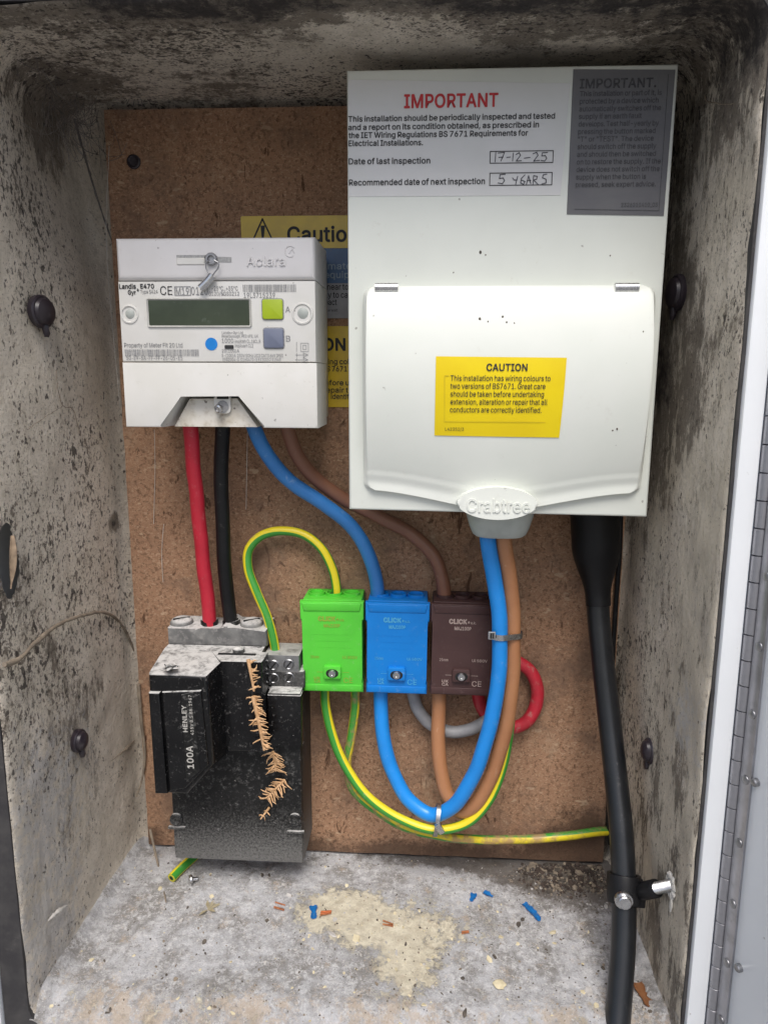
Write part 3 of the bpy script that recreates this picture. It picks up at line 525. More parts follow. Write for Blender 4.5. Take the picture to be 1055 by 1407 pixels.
def floor_mat():
    n = NT('dusty_floor')
    b = n.mix(n.step(n.noise(34, 9, .75), .38, .62), (.45, .45, .465), (.23, .22, .21))
    b = n.mix(n.math('MULTIPLY', n.step(n.noise(170, 8, .8), .48, .62), .8), b, (.58, .575, .58))
    b = n.mix(n.math('MULTIPLY', n.step(n.noise(60, 10, .85), .54, .70), .75), b, (.16, .145, .13))
    b = n.mix(n.math('MULTIPLY', n.step(n.noise(420, 5, .75), .58, .67), .65), b, (.11, .10, .09))
    b = n.mix(n.math('MULTIPLY', n.step(n.noise(520, 4, .75), .58, .66), .8), b, (.60, .59, .57))
    m = n.attr('mulch'); b = n.mix(n.math('MULTIPLY', n.step(n.math('ADD', n.math('MULTIPLY', n.noise(75, 9, .8), .7), n.math('MULTIPLY', m, .75)), .50, .68), .85), b, (.085, .07, .058))
    c = n.attr('cream'); t = n.math('ADD', n.noise(85, 10, .85), n.math('MULTIPLY', c, .30))
    k = n.step(t, .625, .70)
    cream = n.mix(n.step(n.noise(150, 7, .7), .38, .60), (.63, .575, .44), (.50, .445, .335)); b = n.mix(n.math('MULTIPLY', k, .88), b, cream)
    r = n.attr('ochre'); b = n.mix(n.math('MULTIPLY', n.step(n.math('ADD', n.noise(70, 10, .85), n.math('MULTIPLY', r, .16)), .56, .64), .6), b, (.46, .37, .28))
    bp = n.bump(n.noise(80, 8, .75), .7, .0035); bp = n.bump(n.noise(420, 6, .75), .7, .0014, bp); bp = n.bump(k, .6, .0010, bp)
    return n.set(Base_Color=b, Roughness=.92, Specular_IOR_Level=.2, Normal=bp)
MT['floor'] = floor_mat()
def board_mat():
    n = NT('fibreboard')
    b = n.mix(n.step(n.noise(7, 4), .35, .68), (.37, .215, .130), (.30, .172, .105))
    fib = n.noise(300, 7, .8, n.coord((1, 1, 1.5)), 1.2); b = n.mix(n.math('MULTIPLY', n.step(fib, .50, .62), .75), b, (.53, .36, .235))
    b = n.mix(n.math('MULTIPLY', n.step(n.noise(360, 6, .78), .50, .61), .8), b, (.155, .085, .050))
    fl = n.noise(120, 4, .6, n.coord((1, 1, .35), rot=(0, .6, 0)), .8); b = n.mix(n.math('MULTIPLY', n.step(fl, .64, .69), .85), b, (.085, .040, .022))
    fl2 = n.noise(125, 3, .5, n.coord((.45, 1, 1), rot=(0, -.5, 0), loc=(3, 0, 1))); b = n.mix(n.math('MULTIPLY', n.step(fl2, .65, .70), .65), b, (.56, .41, .27))
    bl = n.noise(16, 8, .7); b = n.mix(n.math('MULTIPLY', n.step(bl, .48, .66), .7), b, (.17, .110, .078)); b = n.mix(n.math('MULTIPLY', n.step(n.noise(30, 8, .75, n.coord((1, 1, .6), loc=(5, 2, 1))), .56, .70), .5), b, (.46, .33, .22))
    st = n.attr('stain_shade'); b = n.mix(n.math('MULTIPLY', n.step(n.math('ADD', n.math('MULTIPLY', n.noise(45, 9, .78), .7), n.math('MULTIPLY', st, .5)), .52, .72), .8), b, (.085, .052, .035))
    bp = n.bump(fib, .6, .0010); bp = n.bump(n.noise(90, 4), .3, .001, bp)
    return n.set(Base_Color=b, Roughness=.82, Specular_IOR_Level=.25, Normal=bp)
MT['board'] = board_mat()
MT['bounce_paving'] = mk('bounce_paving', (.26, .255, .245), (.20, .195, .19), 8, .85, bump=.3, bscale=60)

# ================================================================== THE CABINET
def lerp(a, b, t): return a+(b-a)*t
def sm(a, b, x):
    t = max(0.0, min(1.0, (x-a)/(b-a))); return t*t*(3-2*t)
YF, YB = -0.152, 0.018
# unseen ground sheet, added to bounce light up into the cabinet
bm = nb(); box(bm, (-15, -15, -1.30), (15, 15, -1.25)); tag(obj('bounce_ground', bm, MT['bounce_paving'], smooth=False), kind='structure')
cab = thing('meter_cabinet', (-0.045, -0.06, -0.46), 'open mouldy cream-lined meter cabinet with white frame and door hinged on its right', 'cabinet')

def ring(y):
    t = (y-YF)/(YB-YF)
    x0, x1 = lerp(-.2575, -.2455, t), lerp(.1648, .1605, t)
    z0, z1 = lerp(-.432, -.412, t), lerp(.188, .1975, t)
    r = lerp(.020, .026, t)
    return x0, x1, z0, z1, r
def perimeter(x0, x1, z0, z1, r, n_h=170, n_v=240, n_c=10):
    out = []
    for k in range(n_v): out.append((x0, lerp(z0+r, z1-r, k/n_v), (-1, 0)))
    for k in range(n_c): a = math.radians(180-90*k/n_c); out.append((x0+r+r*math.cos(a), z1-r+r*math.sin(a), (math.cos(a), math.sin(a))))
    for k in range(n_h): out.append((lerp(x0+r, x1-r, k/n_h), z1, (0, 1)))
    for k in range(n_c): a = math.radians(90-90*k/n_c); out.append((x1-r+r*math.cos(a), z1-r+r*math.sin(a), (math.cos(a), math.sin(a))))
    for k in range(n_v): out.append((x1, lerp(z1-r, z0+r, k/n_v), (1, 0)))
    for k in range(n_c): a = math.radians(-90*k/n_c); out.append((x1-r+r*math.cos(a), z0+r+r*math.sin(a), (math.cos(a), math.sin(a))))
    for k in range(n_h): out.append((lerp(x1-r, x0+r, k/n_h), z0, (0, -1)))
    for k in range(n_c): a = math.radians(270-90*k/n_c); out.append((x0+r+r*math.cos(a), z0+r+r*math.sin(a), (math.cos(a), math.sin(a))))
    return out
stations = []                                   # (depth, inset)
for k in range(6): a = math.pi/2*k/5; stations.append((YF-.004+.006*(1-math.cos(a)) , -.0018*(1-math.sin(a))))   # rolled front lip
y = -.1475
while y < .004: stations.append((y, 0.0)); y += .003
for k in range(1, 7): a = math.pi/2*k/6; stations.append((.004+.014*math.sin(a), .014*(1-math.cos(a))))
HOLE_C = atx(10, 772, -.2565)
bm = nb(); rings = []
for (yy, ins) in stations:
    x0, x1, z0, z1, r = ring(yy); row = []
    for (x, z, n) in perimeter(x0, x1, z0, z1, r):
        p = Vector((x, yy, z))
        wob = .0016*noise.noise(p*11)+.0007*noise.noise(p*45)
        if yy < -.13: wob += .0012*noise.noise(p*30+Vector((5, 0, 0)))      # uneven rolled rim
        k = ins+wob
        if n[0] < -.25: x -= .0170*sm(.02, .165, z)*sm(-.135, -.005, yy)*min(1, -n[0]*1.2)     # lining bellied outward, top left
        row.append(bm.verts.new((x-n[0]*k, yy+.0004*noise.noise(p*60), z-n[1]*k)))
    rings.append(row)
for a, b in zip(rings, rings[1:]):
    n = len(a)
    for k in range(n):
        l = (k+1) % n
        c = (a[k].co+a[l].co+b[l].co+b[k].co)/4
        if c.x < -.24:
            dy = (c.y-HOLE_C.y)/.0100; dz = (c.z-HOLE_C.z)/.0235
            if dy*dy+dz*dz < 1+.5*noise.noise(c*160): continue               # torn hole
        bm.faces.new((a[k], b[k], b[l], a[l]))
bm.faces.new(rings[-1][::-1])
rim = [v for v in bm.verts if (v.co-HOLE_C).length < .04 and v.is_boundary]
for _ in range(4):
    nw = {v: sum((e.other_vert(v).co for e in v.link_edges if e.is_boundary), Vector())/max(1, sum(e.is_boundary for e in v.link_edges)) for v in rim}
    for v, c in nw.items(): v.co = v.co.lerp(c, .5)
for v in rim: v.co += Vector((.0012*noise.noise(v.co*900), .0008*noise.noise(v.co*700+Vector((3, 1, 0))), .001*noise.noise(v.co*800+Vector((0, 5, 2)))))
gl = bm.verts.layers.float.new('grime'); pl = bm.verts.layers.float.new('pale'); du = bm.verts.layers.float.new('dusty'); sk = bm.verts.layers.float.new('speck')
def spot(p, c, r): return max(0.0, 1-(p-Vector(c)).length/r)
for v in bm.verts:
    p = v.co; g = 0.0
    # mould growths and soot of their own shapes
    g += .85*spot(p, (-.245, -.045, .185), .065)+.5*spot(p, (-.255, -.02, .155), .040)
    if p.z > .10:
        g += sm(.12, .19, p.z)*.60*sm(-.118, -.148, p.y)*(.75+.6*noise.noise(p*14))
        g += .45*spot(p, (.03, -.13, .19), .07)+.35*spot(p, (.155, -.13, .175), .07)+.4*spot(p, (-.08, -.14, .19), .06)
    if p.x > .12:
        g += .40*spot(p, (.16, -.10, .15), .11)+.22*sm(-.1, -.38, p.z)+.35*spot(p, (.165, -.115, -.19), .06)+.35*spot(p, (.165, -.09, -.33), .08)
        g += .30*spot(p, (.162, -.03, .0), .09)
    if p.x < -.2:
        g += .28*spot(p, (-.25, -.10, -.25), .12)+.45*spot(p, (-.255, -.14, -.13), .05)+.22*spot(p, (-.25, -.05, -.30), .08)+.3*spot(p, (-.25, -.12, -.36), .07)
        g += 1.3*spot(p, (-.246, -.005, -.115), .014)
    fb = noise.noise(p*7+Vector((2, 0, 0)))+.5*noise.noise(p*19)+.25*noise.noise(p*47)
    wt = sm(.110, .192, p.z+.02*noise.noise(p*25)); side = (.30+.66*fb) if p.x > -.04 else (-.12+.36*fb)
    g += lerp(side, .17+.55*fb, wt)
    v[sk] = max(0, min(1, lerp(.55 if p.x > -.04 else .62, .85, sm(.11, .19, p.z))+.75*noise.noise(p*9+Vector((0, 9, 0)))+.35*noise.noise(p*31)))
    v[gl] = max(0, min(1, g))
    q = 0.0
    if p.x < -.2: q += .9*spot(p, (-.255, -.12, -.31), .10)+.6*spot(p, (-.25, -.14, -.10), .05)+.4*spot(p, (-.25, -.12, .02), .1)
    if p.x > .12: q += .35+.5*noise.noise(p*12)+.8*spot(p, (.165, -.12, -.16), .16)+.8*spot(p, (.165, -.10, -.35), .12)+.5*spot(p, (.165, -.14, -.1), .06)
    if p.z > .15: q += .5*spot(p, (.0, -.1, .19), .09)
    v[pl] = max(0, min(1, q))
    v[du] = min(1, (1.1*spot(p, (-.255, -.12, -.29), .10)+1.2*spot(p, (-.252, -.13, -.40), .08)+.5*spot(p, (-.256, -.145, -.12), .05)) if p.x < -.2 else (.9*spot(p, (.166, -.13, -.21), .05)+.5*sm(-.39, -.41, p.z)))
obj('lining', bm, MT['shell'], cab, angle=60)

# flap of torn lining at the hole
bm = nb()
tube(bm, [HOLE_C+Vector((.003, .003, .016)), HOLE_C+Vector((.0035, .0015, .006)), HOLE_C+Vector((.002, .0015, -.006)), HOLE_C+Vector((.0012, -.001, -.017))],
     lambda t: .0006+.0019*math.sin(math.pi*min(1, t*1.1+.05))**.7, n=10, flat=.35)
obj('torn_flap', bm, MT['flap'], cab)

# outer casing, a little larger than the lining
for nm, lo, hi in (('casing_side', (-.288, -.150, -.452), (-.280, .034, .240)), ('casing_side', (.180, -.150, -.452), (.188, .034, .240)),
                   ('casing_top', (-.288, -.150, .2405), (.188, .034, .2485)), ('casing_base', (-.288, -.150, -.4605), (.188, .034, -.4525)),
                   ('casing_back', (-.2795, .0265, -.452), (.1795, .034, .240))):
    obj(nm, box(nb(), lo, hi, .0015), MT['white_paint'], cab)

# rubber seal round the opening (flat ring, broad at left and top, thin at right)
def ring_band(outer, inner, y0, y1, bev):
    bm = nb(); n = len(outer)
    vo = [bm.verts.new((p[0], y0, p[1])) for p in outer]; vi = [bm.verts.new((p[0], y0, p[1])) for p in inner]
    vob = [bm.verts.new((p[0], y1, p[1])) for p in outer]; vib = [bm.verts.new((p[0], y1, p[1])) for p in inner]
    for k in range(n):
        l = (k+1) % n
        bm.faces.new((vo[k], vo[l], vi[l], vi[k])); bm.faces.new((vob[l], vob[k], vib[k], vib[l]))
        bm.faces.new((vo[l], vo[k], vob[k], vob[l])); bm.faces.new((vi[k], vi[l], vib[l], vib[k]))
    bmesh.ops.recalc_face_normals(bm, faces=bm.faces)
    return bm
x0, x1, z0, z1, r = ring(YF)
inn = [(p[0]+p[2][0]*.0016, p[1]+p[2][1]*.0016) for p in perimeter(x0, x1, z0, z1, r, 40, 60, 8)]
XL, XR, ZT, ZB = -.2755, .1680, .207, -.447
def outp(p, e=0.0):
    dx, dz = p[2]; a = max(abs(dx), abs(dz))
    x = p[0] if abs(dx) < .3 else (XL-e if dx < 0 else XR+e); z = p[1] if abs(dz) < .3 else (ZT+e if dz > 0 else ZB-e)
    return (x, z)
per = perimeter(x0, x1, z0, z1, r, 40, 60, 8)
out1 = [outp(p) for p in per]
out1 = [(o[0]+.0009*noise.noise(Vector((o[0]*60, 0, o[1]*40))), o[1]+.0009*noise.noise(Vector((o[0]*40, 3, o[1]*60)))) for o in out1]
obj('rubber_seal', ring_band(out1, inn, -.1572, -.146, 0), MT['gasket'], cab)

# white steel frame: four bars round the opening
fr_y0, fr_y1 = -.1605, -.150
obj('frame_bar', box(nb(), (-.300, fr_y0, ZB-.03), (XL-.0007, fr_y1, ZT+.03), .0015), MT['white_paint'], cab)
obj('frame_bar', box(nb(), (XR+.0002, fr_y0, ZB-.03), (.1795, fr_y1, ZT+.03), .0015), MT['white_paint'], cab)
obj('frame_bar', box(nb(), (XL, fr_y0, ZT+.0007), (XR-.005, fr_y1, ZT+.03), .0015), MT['white_paint'], cab)
obj('frame_bar', box(nb(), (XL, fr_y0, ZB-.03), (XR-.005, fr_y1, ZB-.0007), .0015), MT['white_paint'], cab)

# piano hinge down the right of the frame, its knuckles one by one
HX, HY, KL = .1838, -.1600, .0152
DA = math.radians(72); DD = Vector((math.cos(DA), -math.sin(DA), 0)); DN = Vector((-math.sin(DA), -math.cos(DA), 0))   # open door: direction and inner face
hz0, hz1 = -.475, .235
bm = nb(); lathe(bm, [(0, hz0-.001), (.0012, hz0), (.0012, hz1), (0, hz1+.001)], (HX, HY, 0), (0, 0, 1), 12)
hinge = obj('hinge', bm, MT['hinge_steel'], cab)
kn0 = None; z = hz0; i = 0
while z < hz1-KL:
    if kn0 is None:
        bm = nb(); R_ = .0040
        lathe(bm, [(R_-.0006, 0), (R_, .0003), (R_, KL-.0006), (R_-.0006, KL-.0003)], (HX, HY, z), (0, 0, 1), 24)
        kn0 = obj('knuckle', bm, MT['hinge_steel'], hinge)
        k = kn0
    else:
        k = kn0.copy(); C.objects.link(k); k.parent = hinge; k.location = (0, 0, i*KL)
    k.rotation_euler = (0, 0, 0)
    z += KL; i += 1
def slab(origin, d, n, l0, l1, t0, t1, za, zb, bev=.0006):
    bm = nb(); box(bm, (l0, t0, za), (l1, t1, zb), bev)
    for v in bm.verts: v.co = origin+d*v.co.x+n*v.co.y+Vector((0, 0, v.co.z))
    bmesh.ops.recalc_face_normals(bm, faces=bm.faces); return bm
HO = Vector((HX, HY, 0))
leaf = obj('hinge_leaf', slab(HO, DD, DN, .0042, .0125, .0004, .0016, hz0, hz1, .0003), MT['hinge_steel'], cab)
for k in range(18):
    zc = hz1-.02-k*.040; bm = nb(); p = HO+DD*.0085+DN*.0016+Vector((0, 0, zc))
    lathe(bm, [(.0028, -.0004), (.0026, .0006), (.0015, .0011), (0, .0012)], p, DN, 14); obj('rivet', bm, MT['steel_dull'], leaf)
door = obj('door', slab(HO, DD, DN, .0045, .430, -.022, .0, -.475, .235, .002), MT['white_paint'], cab)
for px, py in ((1040, 1075), (1017, 1330)):
    d = ray(px, py); t = (HO-CAM).dot(DN)/d.dot(DN); p = CAM+d*t; bm = nb()
    lathe(bm, [(.0024, -.0004), (.0024, .0022), (.0018, .0029), (0, .0031)], p, DN, 16); obj('door_stud', bm, MT['steel_dull'], door)

# rubber plugs through the side walls
def plug(px, py, X, s, rz, rx, drip):
    c = atx(px, py, X); bm = nb(); ax = Vector((1 if X < 0 else -1, -.12, 0)).normalized()
    lathe(bm, [(.0105*s, -.002), (.0108*s, .0012), (.0098*s, .0022), (.0088*s, .0022), (.0080*s, .0042), (.0050*s, .0056), (0, .0061)], c, ax, 24)
    for v in bm.verts:
        d = v.co-c; v.co = c+Vector((d.x, d.y*rx, d.z*rz))
    if drip:
        blob(bm, c+ax*.0015+Vector((0, .001, -.0105*s*rz)), .0022, .0030, .0060, 3, .4)
    o = obj('rubber_plug', bm, MT['rubber_plug'], cab); return o
plug(57, 428, -.2500, 1.0, 1.0, 1.15, True)
plug(108, 1018, -.2505, .80, 1.0, .95, True)
plug(930, 402, .1615, 1.0, 1.1, 1.1, True)
plug(893, 1032, .1630, .85, 1.05, .85, True)

# ------------------------------------------------------------------ floor of the cabinet
def floor_z(x, y):
    p = Vector((x*9, y*9, 0)); base = -.4045-.012*sm(.0, -.15, y)
    return base+.0016*noise.noise(p*2)+.0010*noise.noise(p*7)+.0005*noise.noise(p*22)-.012*sm(-.135, -.16, y)
bm = nb(); nx, ny = 220, 95; G = []
cr = bm.verts.layers.float.new('cream'); mu = bm.verts.layers.float.new('mulch'); oc = bm.verts.layers.float.new('ochre')
cc = atz(545, 1275, -.411); cc2 = atz(460, 1250, -.411); cc3 = atz(560, 1330, -.411); mc = atz(800, 1180, -.407)
for j in range(ny+1):
    y = lerp(-.158, .0175, j/ny); row = []
    x0, x1, z0, z1, r = ring(max(YF, y))
    for i in range(nx+1):
        x = lerp(x0-.001, x1+.001, i/nx); z = floor_z(x, y)
        e = min(x-x0, x1-x); z += .006*(1-sm(0, .010, e))                   # dust banked against the walls
        v = bm.verts.new((x, y, z)); p = Vector((x, y, 0))
        def s2(c, rx, ry): return max(0, 1-math.hypot((x-c.x)/rx, (y-c.y)/ry))
        v[cr] = min(1, 1.15*s2(cc, .090, .040)+1.0*s2(cc2, .050, .030)+1.1*s2(cc3, .035, .030)+.45*sm(-.105, -.15, y)*(.7+.6*noise.noise(p*25)))
        v[mu] = min(1, 1.2*s2(mc, .15, .07)+.5*sm(-.025, .004, y)*sm(-.10, 0, x)+.3*s2(Vector((.13, -.08, 0)), .06, .08))
        v[oc] = min(1, .9*sm(-.115, -.15, y)*(.6+.7*noise.noise(p*18)))
        row.append(v)
    G.append(row)
for a, b in zip(G, G[1:]):
    for i in range(nx): bm.faces.new((a[i], a[i+1], b[i+1], b[i]))
obj('floor_panel', bm, MT['floor'], cab, angle=180)

# ================================================================== BACKBOARD
bb = thing('backboard', (-.04, .0075, -.402), 'brown fibreboard panel on the back of the cabinet behind all the equipment', 'board')
bm = nb(); nx, nz = 60, 90
bx0, bx1, bz0, bz1 = -.2362, .1545, -.402, .1905
stl = bm.verts.layers.float.new('stain_shade')
F = [[bm.verts.new((lerp(bx0, bx1, i/nx)+(.0006*noise.noise(Vector((i, j*.3, 0))) if i in (0, nx) else 0), .0005*noise.noise(Vector((i*.2, j*.2, 4))), lerp(bz0, bz1, j/nz)+(.0006*noise.noise(Vector((i*.4, j, 9))) if j in (0, nz) else 0))) for i in range(nx+1)] for j in range(nz+1)]
for row in F:
    for v in row:
        x, z = v.co.x, v.co.z
        v[stl] = min(1, .75*sm(-.365, -.402, z)+.9*max(0, 1-math.hypot((x-.135)/.05, (z+.375)/.05))+.35*max(0, 1-math.hypot((x-.03)/.06, (z+.33)/.06))+.25*sm(.10, .19, z))  # stains at the foot and in patches; shade painted in towards the top
for a, b in zip(F, F[1:]):
    for i in range(nx): bm.faces.new((a[i], a[i+1], b[i+1], b[i]))
per = F[0][:]+[r[-1] for r in F[1:]]+F[-1][-2::-1]+[r[0] for r in F[-2:0:-1]]
bk = [bm.verts.new((v.co.x, .0150, v.co.z)) for v in per]
for k in range(len(per)):
    l = (k+1) % len(per); bm.faces.new((per[l], per[k], bk[k], bk[l]))
bm.faces.new(bk[::-1])
bmesh.ops.recalc_face_normals(bm, faces=bm.faces)
obj('panel', bm, MT['board'], bb)
c = at(184, 222, 0); bm = nb()
lathe(bm, [(.0052, -.0002), (.0050, .0012), (.0040, .0016), (.0030, .0006), (0, .0004)], c, (0, -1, 0), 18); obj('screw_head', bm, MT['rubber_plug'], bb)
c = at(800, 1118, 0)

# ================================================================== STICKERS ON THE BOARD (mostly behind the equipment)
s1 = thing('warning_sticker', at(430, 437, -.0005), 'yellow, blue and grey Caution sticker on the board, half hidden between meter and consumer unit', 'sticker')
a = at(331, 297, 0); b = at(600, 437, 0); zt, zy, zb_, ze = a.z, at(420, 341, 0).z, at(420, 389, 0).z, b.z
for nm, hi, lo, m in (('header', zt, zy, 'yellow_sign'), ('middle_band', zy-.0002, zb_, 'blue_sign'), ('lower_band', zb_-.0002, ze, 'grey_sign')):
    bm = nb(); prism(bm, rrect(a.x, lo, a.x+.150, hi, .001, 2), -.0009, -.0001); obj(nm, bm, MT[m], s1)
bm = nb()
tline(bm, 'Caution', 395, 492, 332, 20, 0, .0012, .02)
t0, t1, t2 = pxz(361, 301, 0), pxz(343, 341, 0), pxz(380, 341, 0)
stroke(bm, [t0, t1, t2, t0], .0011, -.0013)
flat(bm, [pxz(358.5, 310, 0), pxz(364.5, 310, 0), pxz(363, 327, 0), pxz(360, 327, 0)], -.0013); flat(bm, [pxz(359, 330, 0), pxz(364, 330, 0), pxz(364, 335, 0), pxz(359, 335, 0)], -.0013)
obj('lettering', bm, MT['print_black'], s1, smooth=False)
bm = nb(); tline(bm, 'e material', 445-6, 505, 370, 9, 0, .0012, .01); tline(bm, 'equipment', 446, 512, 382, 9, 0, .0012, .01)
obj('lettering', bm, MT['print_sky'], s1, smooth=False)
bm = nb(); tline(bm, 's near to', 443, 479, 398, 8, 0, .0012, .01); tline(bm, 'ely to cause', 443, 494, 409, 8, 0, .0012, .01); tline(bm, 'pact', 447, 463, 419, 8, 0, .0012, .01); tline(bm, 'ise wait', 448, 464, 428, 4, 0, .0012)
obj('lettering', bm, MT['print_black'], s1, smooth=False)
s2_ = thing('warning_sticker', at(460, 560, -.0005), 'plain yellow CAUTION sticker on the board below the blue-banded one, left of consumer unit', 'sticker')
a = at(372, 448, 0); b = at(600, 560, 0)
bm = nb(); prism(bm, rrect(a.x, b.z, a.x+.120, a.z, .001, 2), -.0009, -.0001); obj('sheet', bm, MT['yellow_sign'], s2_)
bm = nb()
tline(bm, 'CAUTION', 372, 475, 481, 16, 0, .0012, .025)
for s, xl, xr, yb in (('wiring colours', 437, 500, 500), ('BS 7671', 444, 477, 510), ('before undertaking', 441, 532, 529), ('repair that all', 445, 508, 539), ('identified', 455, 492, 548)):
    tline(bm, s, xl, xr, yb, 7, 0, .0012, .012)
obj('lettering', bm, MT['print_black'], s2_, smooth=False)

# ================================================================== ELECTRICITY METER
MY = -.075
mt = thing('electricity_meter', (-.1375, -.03, -.0335), 'pale grey electricity meter with dark display and lime green button, left on the board', 'meter')
mx0, mx1, mz0, mz1 = -.2026, -.0722, -.0335, .0885
zs1, zs2 = at(300, 385, MY).z, at(300, 497.5, MY).z
sk = lambda x, z: (x+.0022*(z-mz1)/(mz1-mz0)*0, z)
# rear case, tapering to the wall
obj('rear_case', box(nb(), (mx0+.002, -.052, mz0+.003), (mx1-.0016, -.0015, mz1-.002), .003, 3), MT['meter_white'], mt)
# top cover with a sealing slot cut in it
sa, sb = pxz(243, 349, MY), pxz(320, 362, MY)
bm = nb(); prism(bm, [(mx0, zs1+.0003), (mx1, zs1+.0003), (mx1, mz1), (mx0, mz1)], MY, -.020, .0034, 4)
top = obj('top_cover', bm, MT['meter_top'], mt)
def seat_patch(bm, x0, z0, x1, z1, y, depth):
    """shallow sunk pocket shown as a proud rim-less tray: sloped upper wall and floor"""
    prism(bm, [(x0, z0), (x1, z0), (x1, z1), (x0, z1)], y-.0004, y+.001, .0002, 1)
s0, s1x = pxz(243, 361, MY), pxz(281, 350, MY)
bm = nb(); prism(bm, rrect(s0[0], s0[1]-.0012, s1x[0], s1x[1]-.0018, .0005, 2), MY-.0007, MY+.001, .0004, 1); obj('slot_slider', bm, MT['meter_white'], top)
bm = nb(); prism(bm, [(s0[0], s1x[1]-.0018), (s1x[0]+.001, s1x[1]-.0018), (s1x[0]+.001, s1x[1]), (s0[0], s1x[1])], MY-.0003, MY+.001); prism(bm, [pxz(281, 352, MY), pxz(318, 353, MY), pxz(318, 360, MY), pxz(281, 360, MY)], MY-.0003, MY+.001)
obj('slot_recess', bm, MT['print_faint'], top)
bm = nb(); tline(bm, 'Aclara', 339, 392, 365, 13, MY, .0009, .005)
e = bmesh.ops.extrude_face_region(bm, geom=bm.faces[:]); bmesh.ops.translate(bm, verts=[v for v in e['geom'] if isinstance(v, bmesh.types.BMVert)], vec=(0, .0011, 0)); bmesh.ops.recalc_face_normals(bm, faces=bm.faces)
obj('embossed_lettering', bm, MT['meter_top'], top, smooth=False)
c = at(399, 345, MY); bm = nb(); tube(bm, [Vector((c.x+.0034*math.cos(t), MY-.0001, c.z+.0034*math.sin(t))) for t in [math.radians(a) for a in range(40, 320, 20)]], .00045, 6, raw=True)
tube(bm, [Vector((c.x-.0008, MY-.0001, c.z-.0012)), Vector((c.x+.0012, MY-.0001, c.z+.0015)), Vector((c.x+.0026, MY-.0001, c.z-.001))], .00045, 6, raw=True)
obj('embossed_emblem', bm, MT['meter_top'], top)
# centre panel: notch left and right for the fixing screws
bm = nb(); prism(bm, [(mx0, zs2+.0003), (mx1, zs2+.0003), (mx1, zs1-.0003), (mx0, zs1-.0003)], MY+.0006, -.020, .0012, 2)
face = obj('centre_panel', bm, MT['meter_white'], mt)
FY = MY+.0006
# display
d0, d1 = pxz(203, 449.5, FY), pxz(345, 409.5, FY)
bm = nb(); outer = rrect(d0[0], d0[1], d1[0], d1[1], .0012, 3); inner = rrect(d0[0]+.0014, d0[1]+.0012, d1[0]-.0014, d1[1]-.0012, .0005, 3)
n = len(outer); A = [bm.verts.new((p[0], FY-.0002, p[1])) for p in outer]; B = [bm.verts.new((p[0], FY-.0013, p[1])) for p in [(o[0]*.7+i_[0]*.3, o[1]*.7+i_[1]*.3) for o, i_ in zip(outer, inner)]]; D_ = [bm.verts.new((p[0], FY-.00035, p[1])) for p in inner]
for k in range(n):
    l = (k+1) % n; bm.faces.new((A[k], A[l], B[l], B[k])); bm.faces.new((B[k], B[l], D_[l], D_[k]))
bmesh.ops.recalc_face_normals(bm, faces=bm.faces)
disp = obj('display', bm, MT['lcd_bezel'], mt)
bm = nb(); prism(bm, inner, FY-.0006, FY+.001); obj('screen', bm, MT['lcd'], disp)
for nm, x, y_, x2, y2, m in (('lime_push_button', 361, 411, 388.5, 438.5, 'lime_button'), ('slate_push_button', 363, 451, 389.5, 478, 'slate_button')):
    q0, q1 = pxz(x, y2, FY), pxz(x2, y_, FY)
    bm = nb(); prism(bm, rrect(q0[0]-.0006, q0[1]-.0006, q1[0]+.0006, q1[1]+.0006, .0018, 4), FY-.0003, FY+.001); sur = obj('button_surround', bm, MT['print_grey'], mt)
    bm = nb(); prism(bm, rrect(q0[0], q0[1], q1[0], q1[1], .0015, 4), FY-.0014, FY+.001, .0006, 2); obj(nm, bm, MT[m], mt)
c = at(290.5, 472.5, FY); bm = nb(); flat(bm, [(c.x+.0041*math.cos(t*math.pi/16), c.z+.0041*math.sin(t*math.pi/16)) for t in range(32)], FY-.0003); obj('blue_dot', bm, MT['blue_dot'], mt, smooth=False)
# fixing screw wells
for px, py, s in ((178, 431.5, 1.0), (415.5, 430.5, 1.15)):
    c = at(px, py, FY); bm = nb()
    lathe(bm, [(.0063*s, -.0002), (.0060*s, .0007), (.0052*s, .0009), (.0046*s, .0001), (.0044*s, -.0006), (0, -.0006)], c, (0, -1, 0), 24)
    wl = obj('screw_well', bm, MT['meter_white'], mt)
    bm = nb(); lathe(bm, [(0, .0012), (.0014*s, .0011), (.0022*s, .0007), (.0030*s, .0003), (.0033*s, -.0006)], c+Vector((.0003, 0, .0002)), (0, -1, 0), 20); obj('screw_plug', bm, MT['cu_gland'], wl)
# terminal cover with its notch
nb_ = [pxz(222, 584.5, MY), pxz(247, 542, MY), pxz(329, 541.5, MY), pxz(362, 585.5, MY)]
nbk = [(nb_[0][0]+.006, mz0), (nb_[1][0]+.004, nb_[1][1]-.003), (nb_[2][0]-.004, nb_[2][1]-.003), (nb_[3][0]-.006, mz0)]
pts = [(mx0, mz0), (nb_[0][0], mz0), nb_[1], nb_[2], (nb_[3][0], mz0), (mx1+.0006, mz0), (mx1+.0006, zs2-.0003), (mx0, zs2-.0003)]
bpt = [(mx0, mz0), nbk[0], nbk[1], nbk[2], nbk[3], (mx1+.0006, mz0), (mx1+.0006, zs2-.0003), (mx0, zs2-.0003)]
bm = nb(); prism(bm, pts, MY-.0003, -.030, .0013, 2, back=bpt); tcov = obj('terminal_cover', bm, MT['meter_white'], mt)
bm = nb(); prism(bm, [nbk[0], nbk[1], nbk[2], nbk[3]], -.0668, -.0505); obj('notch_wall', bm, MT['meter_dirty'], tcov)
q0, q1 = pxz(295, 568, -.0675), pxz(317, 542, -.0675)
